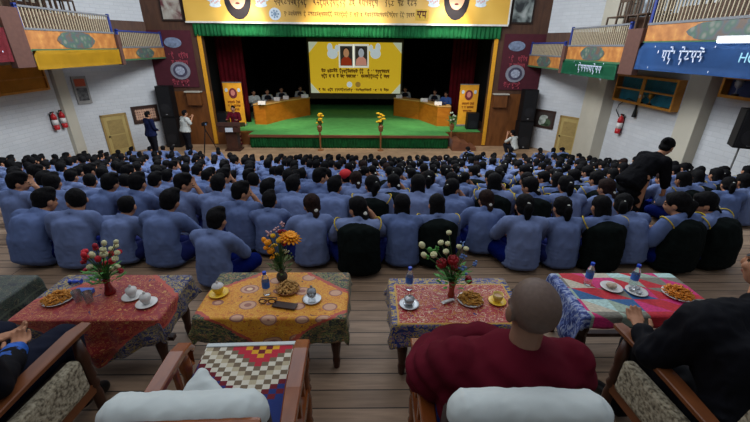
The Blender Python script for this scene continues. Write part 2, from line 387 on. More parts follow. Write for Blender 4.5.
# ============================================================ SETTING
SF=-2.35; SY=17.2; ST=-1.76      # hall floor before the stage, stage front, stage top
XL,XR=-11.15,8.9; CL,CR=-9.25,7.55   # side walls and stage-side corners
planks=floor_mat('worn_floor_planks',[(166,140,116),(132,110,90),(36,29,24)],.125,.5,7.3)
tanfl=floor_mat('tan_hall_floor',[(186,152,118),(172,140,108),(120,95,72)],.2,.5)
FRONT=3.42; TP=.72; TD=.175; NT_=13
Box((-13,-2.5,-.12),(11,FRONT,0)).build('floor',planks)['kind']='structure'
for k in range(1,NT_+1):
    y0=FRONT+TP*(k-1); Box((-13,y0,-TD*k-.12),(11,y0+TP+.02,-TD*k)).build('floor',planks)['kind']='structure'
Box((-13,FRONT+TP*NT_,SF-.12),(11,SY+.05,SF)).build('floor',tanfl)['kind']='structure'
brick=brick_mat('white_painted_brick',(198,200,202),(188,190,193)); plaster=mat('white_plaster_wall',(178,178,174),rough=.8,var=.04,scale=2)
cream=mat('cream_plaster_pier',(182,176,160),rough=.8,var=.05,scale=2)
def wall(name,a,b,z0,z1,th,m):
    """vertical wall whose room face runs from a to b (x,y)"""
    a=Vector((a[0],a[1],0)); b=Vector((b[0],b[1],0)); d=b-a; ang=math.atan2(d.y,d.x)
    o=Box((0,0 if th>0 else th,z0),(d.length,th if th>0 else 0,z1)).build(name,m,loc=a,rot=(0,0,ang)); o['kind']='structure'; return o
TOP=5.2
SL=(SY-14.4); JL=(XL,14.4); JR=(XR,15.2)
wall('wall_left',(XL,-2.5),JL,-2.5,TOP,.25,brick)
wall('wall_left',JL,(CL,SY),-2.5,TOP,.25,brick)
wall('wall_right',(CR,SY),JR,-2.5,TOP,.25,brick)
wall('wall_right',JR,(XR,-2.5),-2.5,TOP,.25,brick)
wall('wall_back',(XR,-2.5),(XL,-2.5),-.2,TOP,.25,plaster)
# piers standing out of the side walls
for x0,x1,y0,y1,nm in ((XL-.02,XL+.14,13.9,14.4,'wall_left'),(XL-.02,XL+.14,9.2,9.8,'wall_left'),(XR-.42,XR+.02,13.75,15.0,'wall_right'),(XR-.3,XR+.02,9.7,10.35,'wall_right')):
    Box((x0,y0,-2.5),(x1,y1,TOP),.02).build(nm,cream)['kind']='structure'
# stage front wall: opening between OL and OR
OL,OR,OT=-7.0,5.33,2.72
brown=wood_mat('dark_brown_boarding',(66,42,30),(84,55,38),(3,3,.6),.6); woodp=wood_mat('orange_brown_panelling',(92,52,22),(120,72,34),(2,2,.5),.45)
maroon=mat('maroon_wall_cloth',(74,28,38),rough=.85,var=.1,scale=5)
for x0,x1 in((CL-.1,OL),(OR,CR+.1)):
    Box((x0,SY,SF),(x1,SY+.25,.02)).build('wall_stage',woodp)['kind']='structure'
    Box((x0,SY,.02),(x1,SY+.25,TOP)).build('wall_stage',brown)['kind']='structure'
Box((OL-.01,SY,OT),(OR+.01,SY+.25,TOP)).build('wall_stage',brown)['kind']='structure'
for x0,x1 in((CL+.02,OL-.42),(OR+.42,CR-.02)):
    Box((x0,SY-.05,.2),(x1,SY-.002,2.45)).build('wall_panel',maroon)['kind']='structure'
yel=mat('yellow_painted_post',(214,150,38),rough=.5,var=.1)
for x in(OL-.16,OR+.0):
    o=Box((x,SY-.06,SF+.05),(x+.16,SY+.0,2.3),.01).build('trim_1',yel); o['kind']='structure'
# stage: platform, back wall, side walls of the stage house
carpet=mat('green_stage_carpet',(84,158,80),rough=.95,var=.12,scale=3,bump=.2)
Box((OL,SY+.26,ST-.12),(OR,26.8,ST)).build('floor',carpet)['kind']='structure'
Box((OL+1.6,SY-.55,ST-.12),(3.66,SY+.27,ST)).build('floor',carpet)['kind']='structure'
blackM=mat('black_backcloth',(10,9,10),rough=.95,var=.3)
Box((OL-2,26.8,-2.4),(OR+2,26.95,5)).build('wall_stage_back',blackM)['kind']='structure'
for x in(OL-.9,OR+.8): Box((x,SY+.3,-2.4),(x+.1,26.8,5)).build('wall_stage_side',blackM)['kind']='structure'
Box((OL-.9,SY+.3,4.9),(OR+.9,26.8,5)).build('ceiling',blackM)['kind']='structure'
for x0,x1,y in((OL-.9,OL+.01,0),(OR-.01,OR+.9,0)): Box((x0,SY+.26,ST-.2),(x1,26.8,ST-.01)).build('floor',brown)['kind']='structure'
Box((OL,SY+.0,SF),(OL+1.62,SY+.3,ST-.12)).build('wall_stage_front',woodp)['kind']='structure'
Box((3.64,SY,SF),(OR,SY+.3,ST-.12)).build('wall_stage_front',woodp)['kind']='structure'
Box((OL,SY,ST-.12),(OL+1.62,SY+.3,ST)).build('trim_2',woodp)['kind']='structure'
Box((3.64,SY,ST-.12),(OR,SY+.3,ST)).build('trim_3',woodp)['kind']='structure'
# green skirting curtain under the platform edge
def curtain(name,x0,x1,y,z0,z1,m,amp=.04,wl=.12,seed=1,parent=None,n=None):
    bm=bmesh.new(); n=n or int((x1-x0)/wl*6); rr=random.Random(seed); rows=6; ph=0; V=[]
    offs=[]
    for i in range(n+1):
        ph+=2*PI/6*rr.uniform(.6,1.4); offs.append(ph)
    for j in range(rows+1):
        t=j/rows; V.append([bm.verts.new((x0+(x1-x0)*i/n,y+amp*math.sin(offs[i])*(.35+.65*(1-t)),z0+(z1-z0)*t)) for i in range(n+1)])
    for j in range(rows):
        for i in range(n): bm.faces.new((V[j][i],V[j][i+1],V[j+1][i+1],V[j+1][i]))
    r=bmesh.ops.solidify(bm,geom=bm.faces[:],thickness=.006)
    return link(name,mesh_from(bm,name,m,True),parent)
gcloth=mat('green_skirting_cloth',(24,100,50),rough=.7,var=.35,scale=5,spec=.3); gval=mat('green_valance_cloth',(30,122,68),rough=.7,var=.3,scale=3)
o=curtain('stage_skirt',OL+1.66,3.62,SY-.58,SF+.01,ST-.1,gcloth,.035,.13,3); tag(o,'pleated green cloth hanging along the front edge of the stage platform','curtain')
o=Box((OL+1.6,SY-.64,ST-.1),(3.66,SY-.54,ST+.01),.01).build('trim_4',wood_mat('brown_edge_board',(96,54,36),(120,70,46),(.6,4,4),.4)); o['kind']='structure'
o=curtain('stage_valance',OL-.25,OR+.2,SY-.1,2.24,2.78,gval,.045,.16,5); tag(o,'short green gathered valance across the top of the stage opening','curtain')
redc=mat('dark_red_curtain',(120,18,32),rough=.9,var=.25,scale=2)
o=curtain('stage_curtain',OL-.4,OL+.9,SY+2.4,ST,3.1,redc,.07,.2,8); tag(o,'dark red stage curtain gathered beside the roll-up banner and podium','curtain','red stage curtains')
o=curtain('stage_curtain',OR-.9,OR+.4,SY+4.0,ST,3.1,redc,.07,.2,9); tag(o,'dark red stage curtain gathered above the stage speaker away from the podium','curtain','red stage curtains')
o=curtain('backdrop_curtain',OL-.5,OR+.5,26.4,ST,4.8,blackM,.08,.3,10); tag(o,'black curtain closing the stage behind the projection screen','curtain')
# steps at the stage's far side
stp=wood_mat('brown_stage_step',(104,62,42),(128,80,54),(.7,3,3),.5)
t=empty('stage_steps',(4.2,SY,SF)); tag(t,'brown wooden steps going up to the stage beside the potted plant stand','steps')
for k in range(3):
    Box((-.45+.36*k,-.95+.0*k,0),(-.45+.36*(k+1) if k<2 else 1.35,0,.19*(3-k)) if False else (-.45+.36*(k+1),-.02,.16*(3-k)),.008).build('step',stp,t)
# ============================================================ Tibetan-like lettering strokes
GL=[[(0,1,1,1),(.2,1,.2,.35),(.2,.35,.8,.35),(.8,1,.8,.0)],[(0,1,1,1),(.25,1,.15,.5),(.15,.5,.55,.45),(.55,.45,.75,.0),(.85,1,.8,.5)],[(0,1,1,1),(.8,1,.8,0),(.2,1,.2,.6),(.2,.6,.55,.55)],
[(0,1,1,1),(.5,1,.45,.55),(.45,.55,.1,.4),(.1,.4,.4,.2),(.4,.2,.9,.3)],[(0,1,.9,1),(.15,1,.15,.4),(.15,.4,.5,.3),(.5,1,.5,.3),(.5,.3,.85,0)],[(0,1,1,1),(.85,1,.3,.5),(.3,.5,.7,.4),(.7,.4,.5,-.25)],
[(0,1,1,1),(.5,1,.5,.5),(.1,.5,.9,.5),(.9,.5,.7,.1),(.2,1.35,.8,1.25)],[(0,1,1,1),(.3,1,.3,.2),(.3,.2,.8,.2),(.8,.2,.6,-.3),(.3,1.4,.7,1.4),(.7,1.4,.8,1.2)],[(.1,1,.1,.8)]]
def glyphs(mb,p0,w,h,n,seed,th=.16,jit=0.,thk=.006):
    """n Tibetan-style letters drawn as strokes in the x-z plane starting at p0 (upper-left), facing -y"""
    rr=random.Random(seed); cw=w/n; x=p0[0]
    for i in range(n):
        if rr.random()<.1: x+=cw; continue
        g=rr.choice(GL); dz=rr.uniform(-jit,jit)
        for a,b,c,d in g:
            A=Vector((x+a*cw*.82,0,p0[2]-h+b*h+dz)); B=Vector((x+c*cw*.82,0,p0[2]-h+d*h+dz)); t=(B-A)
            if t.length<1e-6: continue
            nn=Vector((-t.z,0,t.x)).normalized()*th*h*.5; e=t.normalized()*th*h*.4
            for yy in(0,): mb.quad(*[Vector((q.x,p0[1]-thk,q.z)) for q in (A-nn-e,B-nn+e,B+nn+e,A+nn-e)])
        x+=cw
# ============================================================ big banner over the stage
def portrait(parent,c,rx,rz,robe,y,hairc,bg=None,faceM=None):
    """simple printed bust: hair, face, robe (flat print)"""
    fM=faceM or mat('printed_face',(214,160,128),rough=.6,var=.06); x,z=c
    mb=MB(); mb.disc((x,y,z),rx,rz,t=.004); mb.build('printed_hair',hairc,parent)
    if robe:
        mb=MB(); pts=[(-rx*.95,-rz*1.02),(rx*.95,-rz*1.02),(rx*.72,-rz*.55),(rx*.2,-rz*.3),(-rx*.2,-rz*.3),(-rx*.72,-rz*.55)]
        mb.ngon([(x+a,y-.007,z+b) for a,b in pts]); mb.build('printed_robe',robe,parent)
    mb=MB(); mb.disc((x,y-.006,z+rz*.08),rx*.62,rz*.6,t=.004); mb.build('printed_face',fM,parent)
    mb=MB(); yy=y-.012
    for k in(1,-1):
        mb.disc((x+k*rx*.24,yy,z+rz*.16),rx*.11,rz*.045,t=.002); mb.disc((x+k*rx*.24,yy,z+rz*.27),rx*.14,rz*.025,t=.002)
    mb.disc((x,yy,z-rz*.26),rx*.17,rz*.05,t=.002); mb.build('printed_features',mat('printed_brown',(96,44,36),rough=.7),parent)
def emblem(parent,c,r,y,seed=0,col=(198,208,214)):
    x,z=c; a=mat('printed_white_%d'%seed,col,rough=.6,var=.05)
    mb=MB(); mb.disc((x,y,z),r,r*.95,t=.004); mb.build('emblem',a,parent)
    mb=MB(); mb.mi=0
    for k in range(7): mb.disc((x+r*.55*math.cos(k*2*PI/7),y-.006,z+r*.5*math.sin(k*2*PI/7)),r*.16,r*.16,t=.002)
    mb.disc((x,y-.006,z),r*.3,r*.3,t=.002); mb.build('emblem_motif',mat('printed_blue_grey',(118,140,160),rough=.6),parent)
def bird(parent,c,s,y,fl=1):
    x,z=c; mb=MB()
    mb.disc((x,y,z),s*.5,s*.33,t=.004); mb.disc((x+fl*s*.4,y-.002,z+s*.3),s*.2,s*.2,t=.004); mb.disc((x-fl*s*.45,y-.002,z+s*.25),s*.32,s*.2,t=.004); mb.disc((x,y-.002,z-s*.25),s*.55,s*.2,t=.004)
    mb.build('printed_bird',mat('printed_pale_blue',(196,208,214),rough=.6,var=.12,scale=9),parent)
    mb=MB()
    for k in range(5): mb.disc((x+s*(.15*k-.3),y-.01,z+s*.1*math.sin(k*2.1)),s*.07,s*.05,t=.002)
    mb.build('printed_bird_marking',mat('printed_coral',(206,120,96),rough=.6),parent)
BY=SY-.22; BX0,BX1,BZ0,BZ1=-7.42,5.72,2.79,4.55
t=empty('stage_banner',(0,0,0)); tag(t,'wide yellow printed banner with two oval portraits and dark lettering above the stage','banner')
n=NT('banner_yellow'); tc=n.n('ShaderNodeTexCoord'); nz=n.n('ShaderNodeTexNoise',i_Scale=.55,i_Detail=2.0); n.l(tc.outputs['Object'],nz.inputs['Vector'])
n.l(n.ramp(nz.outputs[0],[(.35,srgb((198,150,52))),(.65,srgb((226,182,84)))]),n.b.inputs['Base Color']); n.b.inputs['Roughness'].default_value=.4
Box((BX0,BY,BZ0),(BX1,BY+.03,BZ1)).build('cloth',n.m,t)
Box((BX0-.03,BY-.02,BZ0-.07),(BX1+.03,BY+.03,BZ0-.002),.005).build('hem',mat('white_hem',(206,204,196)),t)
Box((BX1-.01,BY-.02,BZ0-.0),(BX1+.05,BY+.03,BZ1)).build('hem',mat('white_hem',(206,204,196)),t)
def bp(px,py): v=ay(px,py,BY); return v.x,v.z
q=bp(237,-2.5); portrait(t,q,.54,.78,None,BY-.006,mat('printed_black',(30,24,28)))
q=bp(457,-1.5); portrait(t,q,.52,.78,None,BY-.006,mat('printed_black',(30,24,28)))
for px,fl in((215,1),(261,-1),(434,1),(481,-1)): bird(t,bp(px,2),.42,BY-.006,fl)
emblem(t,bp(275,14),.24,BY-.006,1); 
q=bp(422,15); mb=MB(); mb.box((q[0]-.27,BY-.012,q[1]-.2),(q[0]+.27,BY-.004,q[1]+.2),bev=.003); mb.build('emblem',mat('printed_dark_yellow',(196,160,60)),t)
mb=MB()
for k in range(2): glyphs(mb,(q[0]-.2+.2*k,BY-.012,q[1]+.12),.2,.22,1,k+1,.2)
mb.build('emblem_lettering',mat('printed_brown',(96,44,36)),t)
ink=mat('printed_dark_brown',(74,48,26),rough=.7)
mb=MB(); a=bp(274,-1); b=bp(417,5); glyphs(mb,(a[0],BY-.006,a[1]),b[0]-a[0],.2,44,4,.13,.03); mb.build('lettering',ink,t)
mb=MB(); a=bp(274,-12); b=bp(417,-12); glyphs(mb,(a[0],BY-.006,a[1]),b[0]-a[0],.24,36,9,.2,.03); mb.build('lettering',ink,t)
mb=MB(); a=bp(284,12); b=bp(415,15); glyphs(mb,(a[0],BY-.006,a[1]),b[0]-a[0],.13,60,5,.13,.015); mb.build('lettering',ink,t)
# pictures beside the banner
def framed(name,px0,px1,pz0,pz1,label,cols,seed):
    t=empty(name,(0,0,0)); tag(t,label,'picture'); 
    Box((px0,SY-.07,pz0),(px1,SY-.01,pz1),.01).build('frame',mat('dark_frame',(40,26,20)),t)
    n=NT('print_%d'%seed); tc=n.n('ShaderNodeTexCoord'); nz=n.n('ShaderNodeTexNoise',i_Scale=2.2,i_Detail=3.0,i_Distortion=.5); mp=n.n('ShaderNodeMapping'); mp.inputs['Location'].default_value=(seed*3,0,seed)
    n.l(tc.outputs['Object'],mp.inputs[0]); n.l(mp.outputs[0],nz.inputs['Vector']); n.l(n.ramp(nz.outputs[0],[(.36,srgb(cols[0])),(.5,srgb(cols[1])),(.64,srgb(cols[2]))]),n.b.inputs['Base Color'])
    Box((px0+.07,SY-.085,pz0+.07),(px1-.07,SY-.071,pz1-.07)).build('print',n.m,t); return t
framed('framed_picture',-8.45,-7.55,2.78,4.3,'large framed print of a robed figure beside the banner, over the red emblem cloth',[(92,40,44),(150,140,128),(176,172,160)],1)
framed('framed_picture',5.86,6.8,2.82,4.4,'large framed black and white photograph beside the banner, near the ladder balcony',[(36,40,42),(120,128,124),(156,160,156)],2)
# emblems on the maroon cloths
def cloth_emblem(cx,w):
    t=empty('wall_emblem',(cx,SY-.05,0)); tag(t,w,'emblem')
    MB().disc((-.1,-.01,1.98),.36,.2,t=.02).build('upper_badge',mat('badge_blue_grey',(112,124,146),var=.4,scale=9),t)
    mb=MB(); glyphs(mb,(-.36,-.01,1.55),.8,.15,8,3,.2); glyphs(mb,(-.3,-.01,1.28),.68,.13,8,5,.2); mb.build('lettering',mat('badge_pink',(168,70,84)),t)
    MB().disc((0,-.01,.88),.42,.36,t=.02).build('round_badge',mat('badge_grey',(128,128,138),var=.2,scale=6),t)
    MB().disc((0,-.035,.88),.3,.26,t=.01).build('badge_ring',mat('badge_dark',(70,66,84),var=.3,scale=9),t)
    MB().disc((0,-.05,.88),.2,.17,t=.01).build('badge_centre',mat('badge_pale',(150,156,172),var=.4,scale=16),t)
    mb=MB(); glyphs(mb,(-.42,-.01,.47),.84,.15,7,8,.3); mb.build('lettering',mat('badge_pink',(168,70,84)),t)
cloth_emblem(-8.1,'round grey emblem with pink lettering on maroon cloth beside the yellow balcony banner'); cloth_emblem(6.4,'round grey emblem with pink lettering on maroon cloth beyond the plant stand')
# wooden lectern-like ledges on the panelling
for x,lab in((-7.7,'small white ledge fixed on the orange panelling next to the podium speaker'),(5.9,'small white ledge fixed on the orange panelling next to the stage steps')):
    t=empty('wall_ledge',(x,SY,.05)); tag(t,lab,'ledge'); Box((-.35,-.25,-.05),(.35,-.0,.0),.005).build('top',mat('ledge_white',(176,170,156)),t); Box((-.3,-.2,-.6),(.3,-.0,-.06),.01).build('box',woodp,t)
# loudspeaker stacks
spkM=mat('black_speaker_grille',(20,20,23),rough=.6,var=.3,scale=120); spkB=mat('black_speaker_case',(13,13,15),rough=.5)
def speaker(loc,w,d,h,label,group,rz=0.,name='loudspeaker'):
    t=empty(name,loc,rz); tag(t,label,'loudspeaker',group); Box((-w/2,0,0),(w/2,d,h),.015).build('cabinet',spkB,t)
    Box((-w/2+.03,-.015,.04),(w/2-.03,.0,h-.04),.006).build('grille',spkM,t); MB().disc((0,-.016,h*.3),w*.34,w*.34,t=.01).build('woofer',mat('woofer',(30,30,33)),t)
    mb=MB(); mb.box((-.04,-.022,h*.08),(.04,-.014,h*.08+.03)); mb.build('badge',mat('speaker_badge',(150,150,152)),t); return t
speaker((-8.78,SY-.6,SF),.64,.5,1.33,'black floor loudspeaker under another one, beside the kneeling cameraman','speakers stacked by the group photograph',R(-0))
speaker((-8.8,SY-.58,SF+1.34),.6,.45,1.3,'black loudspeaker standing on another one, beside the framed group photograph','speakers stacked by the group photograph')
speaker((7.08,SY-.62,SF),.64,.5,1.25,'black floor loudspeaker under another one, beside the yellow door side','speakers stacked by the horse picture')
speaker((7.08,SY-.6,SF+1.26),.6,.45,1.35,'black loudspeaker standing on another one, beside the picture near the door','speakers stacked by the horse picture')
speaker((-6.98,SY+.75,ST),.5,.4,.75,'small black speaker on the stage floor beside the roll-up banner and podium',None)
speaker((5.08,SY+.9,ST),.56,.42,.78,'small black speaker on the stage floor in front of the far roll-up banner',None)
# roll-up banners
def rollup(x,y,w,h,label):
    t=empty('roll_up_banner',(x,y,ST)); tag(t,label,'banner')
    Box((-w/2-.03,-.1,0),(w/2+.03,.1,.09),.02).build('base',mat('silver_metal',(150,150,152),rough=.4,metal=.6),t)
    Box((-w/2,-.01,.09),(w/2,.0,h)).build('panel',mat('orange_print',(232,160,44),rough=.5,var=.14,scale=3),t)
    Box((-w/2-.01,-.02,h),(w/2+.01,.01,h+.04),.005).build('top_rail',mat('silver_metal',(150,150,152)),t)
    MB().disc((0,-.02,h-.48),.2,.24,t=.005).build('medallion',mat('maroon_print',(112,42,48)),t); MB().disc((0,-.03,h-.46),.1,.14,t=.005).build('medallion_figure',mat('printed_face2',(196,120,110)),t)
    for k in(1,-1): MB().disc((k*.3,-.02,h-.33),.07,.09,t=.005).build('printed_bird',mat('printed_pale_blue',(196,208,214)),t)
    mb=MB(); glyphs(mb,(-.3,-.02,h-.85),.6,.09,9,2,.25); glyphs(mb,(-.3,-.02,h-1.02),.6,.09,9,7,.25); glyphs(mb,(-.22,-.02,h-1.2),.44,.09,6,4,.25); mb.build('lettering',mat('print_orange_dark',(176,96,30)),t)
    MB().disc((.05,-.02,.6),.08,.07,t=.005).build('small_seal',mat('printed_pale_blue',(196,208,214)),t)
rollup(-6.55,18.75,.9,2.02,'orange roll-up banner with round maroon medallion standing behind the maroon-robed speaker')
rollup(4.95,18.95,.92,2.0,'orange roll-up banner with round maroon medallion behind the small stage speaker and plant')
# projection screen
SCY=24.3
def sc(px,py): v=ay(px,py,SCY); return v.x,v.z
a=sc(306.5,39.5); b=sc(401.5,98.5); x0,x1,z0,z1=a[0],b[0],b[1],a[1]
t=empty('projection_screen',(0,0,0)); tag(t,'large yellow lit projection screen with two portraits hanging at the back of the stage','screen')
Box((x0-.02,SCY,z0-.05),(x1+.02,SCY+.12,z1+.08),.02).build('frame',mat('screen_frame',(96,84,60),rough=.6),t)
def em(name,c,s=.55): return mat(name,c,rough=.8,var=.03,emit=s,spec=.1)
ix0,ix1,iz0,iz1=x0+.1,x1-.1,z0+.3,z1-.12
Box((ix0,SCY-.012,iz0),(ix1,SCY-.002,iz1)).build('picture',em('slide_yellow',(222,184,44)),t)
k_=.55
for cx,cz,sx,sz in((ix0,iz1,1,-1),(ix1,iz1,-1,-1),(ix0,iz0,1,1),(ix1,iz0,-1,1)):
    mb=MB(); mb.ngon([(cx,SCY-.02,cz),(cx+sx*k_,SCY-.02,cz),(cx,SCY-.02,cz+sz*k_*1.1)]); mb.build('corner_ornament',em('slide_pale',(206,214,186),.5),t)
for px0_,rb in((346.3,em('slide_red',(168,60,34),.45)),(361.2,em('slide_pink',(216,150,130),.5))):
    q=sc(px0_,56); Box((q[0]-.46,SCY-.022,q[1]-.66),(q[0]+.46,SCY-.014,q[1]+.66)).build('photo_frame',em('slide_white',(226,226,214),.6),t)
    Box((q[0]-.37,SCY-.03,q[1]-.55),(q[0]+.37,SCY-.024,q[1]+.55)).build('photo',em('slide_dark',(70,66,60),.35),t)
    mb=MB(); mb.ngon([(q[0]+u,SCY-.035,q[1]+v) for u,v in((-.34,-.53),(.34,-.53),(.3,-.2),(.1,-.02),(-.1,-.02),(-.3,-.2))]); mb.build('printed_robe',rb,t)
    MB().disc((q[0],SCY-.04,q[1]+.17),.17,.25,t=.003).build('printed_face',em('slide_face' if px0_<350 else 'slide_face_grey',(206,150,110) if px0_<350 else (190,196,206),.45),t)
    MB().disc((q[0],SCY-.036,q[1]+.26),.2,.22,t=.003).build('printed_hair',em('slide_black',(24,20,18),.2),t)
for px,fl in((332.5,-1),(375.5,1)):
    q=sc(px,52); mb=MB(); mb.disc((q[0],SCY-.02,q[1]-.1),.32,.28,t=.003); mb.disc((q[0]+fl*.15,SCY-.022,q[1]+.25),.16,.24,t=.003); mb.disc((q[0]-fl*.28,SCY-.022,q[1]+.2),.13,.2,t=.003); mb.build('printed_bird',em('slide_pale_blue',(206,218,222),.55),t)
q=sc(349.5,84.5); MB().disc((q[0],SCY-.02,q[1]),.17,.17,t=.003).build('seal',em('slide_pale_blue',(206,218,222)),t)
q=sc(358,84.5); MB().disc((q[0],SCY-.02,q[1]),.17,.17,t=.003).build('seal',em('slide_ochre',(176,140,60),.4),t)
sink=em('slide_ink',(112,78,30),.25)
for (pa,pb,py,n_,sd,h) in((321.5,389.5,71,34,1,.16),(321.5,389.5,76,36,2,.16),(319,389,90,40,3,.12)):
    a=sc(pa,py-1.4); b=sc(pb,py); mb=MB(); glyphs(mb,(a[0],SCY-.02,a[1]),b[0]-a[0],h,n_,sd+20,.3,.02); mb.build('lettering',sink,t)
# ============================================================ stage desks
desk=wood_mat('orange_desk_wood',(176,98,20),(200,118,32),(.8,.8,2),.4,spec=.3); deskT=wood_mat('desk_top_wood',(206,150,80),(222,170,100),(1,1,1),.4)
def curved_desk(path,h,d,label):
    t=empty('panel_desk',(path[1][0],path[1][1],ST)); tag(t,label,'desk'); o0=Vector((path[1][0],path[1][1],0))
    P_=[Vector((a,b,0))-o0 for a,b in path]
    # smooth path
    Q=[P_[0]]; 
    for i in range(1,len(P_)-1):
        for k in range(5):
            s=k/4; Q.append(P_[i].lerp((P_[i-1]+P_[i])/2,(1-s)*.4 if s<.5 else 0).lerp((P_[i]+P_[i+1])/2,(s-.5)*.8 if s>.5 else 0))
    Q.append(P_[-1])
    def strip(z0,z1,th,off,m,name):
        bm=bmesh.new(); A=[];
        for i,p in enumerate(Q):
            tt=(Q[min(i+1,len(Q)-1)]-Q[max(i-1,0)]).normalized(); nn=Vector((-tt.y,tt.x,0))
            if nn.y<0: nn=-nn
            f_=p+nn*off; b_=p+nn*(off+th)
            A.append([bm.verts.new((f_.x,f_.y,z0)),bm.verts.new((f_.x,f_.y,z1)),bm.verts.new((b_.x,b_.y,z1)),bm.verts.new((b_.x,b_.y,z0))])
        for a,b in zip(A,A[1:]):
            for k in range(4): bm.faces.new((a[k],a[(k+1)%4],b[(k+1)%4],b[k]))
        bm.faces.new(A[0]); bm.faces.new(A[-1]); bmesh.ops.recalc_face_normals(bm,faces=bm.faces[:]); link(name,mesh_from(bm,name,m),t)
    strip(0,h-.05,.04,0,desk,'front_panel'); strip(h-.05,h,d,-.03,deskT,'top'); 
    for i in(0,-1):
        p=Q[i]; tt=(Q[1]-Q[0] if i==0 else Q[-1]-Q[-2]).normalized(); nn=Vector((-tt.y,tt.x,0)); nn=nn if nn.y>0 else -nn
        s=.02 if i==0 else -.02
        mb=MB(); pts=[p+tt*s*1.5,p+nn*(d-.06)+tt*s*1.5]; mb.sweep([(pts[0].x,pts[0].y,(h-.05)/2),(pts[1].x,pts[1].y,(h-.05)/2)],.04,h-.05); mb.build('end_panel',wood_mat('desk_end_wood',(150,96,24),(168,112,36),(1,1,2),.4),t)
    return t
curved_desk([(-5.75,19.05),(-5.15,19.0),(-4.45,20.5),(-3.35,21.9)],1.0,.62,'long curved orange wooden desk on the stage on the podium side of the screen')
curved_desk([(1.45,21.95),(2.75,20.75),(3.45,18.9),(4.1,18.85)],1.0,.62,'long curved orange wooden desk on the stage on the plant stand side of the screen')
npM=mat('name_card_white',(226,216,206),rough=.6)
def on_desk(px,py,zt):
    return az(px,py,zt)
for (px,py,w,lab) in((262,104.5,.36,'white name card at the near end of the podium-side desk'),(277,100.5,.3,'white name card between the second and third sitter of the podium-side desk'),(286,99,.3,'white name card in the middle of the podium-side desk'),(305,97.5,.4,'white name card at the screen end of the podium-side desk'),
  (399,98,.34,'pale name card at the screen end of the plant-side desk'),(424,101.5,.38,'white name card in the middle of the plant-side desk'),(438,105,.36,'white name card at the near end of the plant-side desk')):
    q=az(px,py,ST+1.0); t=MB(); t.quad((-w/2,-.07,0),(w/2,-.07,0),(w/2,0,.17),(-w/2,0,.17)); t.quad((w/2,.07,0),(-w/2,.07,0),(-w/2,0,.17),(w/2,0,.17))
    o=t.build('name_card',npM,loc=(q.x,q.y,ST+1.001)); tag(o,lab,'name card','name cards on the panel desks')
# ============================================================ podium
t=empty('podium',(-5.95,SY-.95,SF)); t.scale=(1.12,1.1,1.08); tag(t,'dark wooden podium with a small white emblem in front of the stage','podium')
dk=wood_mat('podium_wood',(54,30,22),(70,40,28),(2,2,1),.5)
Box((-.22,-.18,.06),(.22,.18,.86),.02).build('column',dk,t); Box((-.3,-.26,0),(.3,.26,.06),.01).build('base',dk,t)
MB().box((-.45,-.3,-.05),(.45,.3,.12),rot=Euler((R(-10),0,0)).to_matrix(),bev=.02).build('reading_desk',dk,t,loc=(0,0,1.0)); Box((-.42,-.3,.78),(.42,-.26,.98),.01).build('front_board',dk,t)
Box((-.14,-.325,.8),(.14,-.3,.96)).build('emblem',mat('podium_emblem',(196,204,214)),t)
MB().tube([(.15,0,1.1),(.15,.05,1.3),(.1,.12,1.38)],.012).build('microphone',spkB,t)
# flower stands along the stage front
def flower_stand(px,py,pyb,label,kind):
    b=ay(px,py,SY-.95 if px<450 else SY-.35); t=empty('flower_stand',(b.x,b.y,SF)); tag(t,label,'flower stand'); zt=ay(px,py,b.y).z-SF; rr=random.Random(int(px))
    MB().lathe([(.14,0),(.14,.03),(.03,.06),(.04,.5),(.045,zt-.75),(.02,zt-.7),(.09,zt-.65),(.12,zt-.45),(.06,zt-.38),(.07,zt-.36)],seg=12).build('stand',wood_mat('stand_wood',(120,74,40),(146,94,54),(2,2,1),.4),t,smooth=False)
    if kind=='gold':
        gm=mat('golden_flowers',(236,186,40),rough=.6,var=.2,scale=20); gl=mat('flower_leaf',(52,92,40),rough=.7)
        for k in range(9):
            c=Vector((rr.uniform(-.13,.13),rr.uniform(-.12,.12),zt-.32+.34*k/9*1.4)); mb=MB()
            for j in range(6): mb.ball(c+Vector((.05*math.cos(j),.05*math.sin(j),0)),(.05,.05,.035),sub=1)
            mb.ball(c,(.04,.04,.05),sub=1); mb.build('blossom',gm,t)
        mb=MB()
        for k in range(8): mb.ball((rr.uniform(-.08,.08),rr.uniform(-.08,.08),zt-.36+.2*rr.random()),(.05,.03,.07),sub=1)
        mb.build('foliage',gl,t)
    else:
        gl=mat('plant_leaf_green',(96,128,70),rough=.6,var=.3); wh=mat('plant_flower_white',(206,206,176),rough=.6); mb=MB()
        for k in range(26):
            a=rr.uniform(0,2*PI); el=rr.uniform(.2,1.3); L=rr.uniform(.2,.42); d=Vector((math.cos(a)*math.cos(el),math.sin(a)*math.cos(el),math.sin(el))); c=Vector((0,0,zt-.34))+d*L*.6
            mb.ball(c,(.05,.012,L*.45),rot=d.to_track_quat('Z','Y').to_matrix(),sub=1)
        mb.build('foliage',gl,t)
        for k in range(8): MB().ball((rr.uniform(-.18,.18),rr.uniform(-.15,.1),zt-.3+.4*rr.random()),.045,sub=1).build('blossom',wh,t)
flower_stand(319,116,146,'golden flowers on a thin stand before the stage, under the projection screen','gold')
flower_stand(381,116,146,'golden flowers on a thin stand before the stage, nearer the white-flowered plant','gold')
flower_stand(453,115,147,'green and white flowering plant on a stand next to the stage steps','plant')
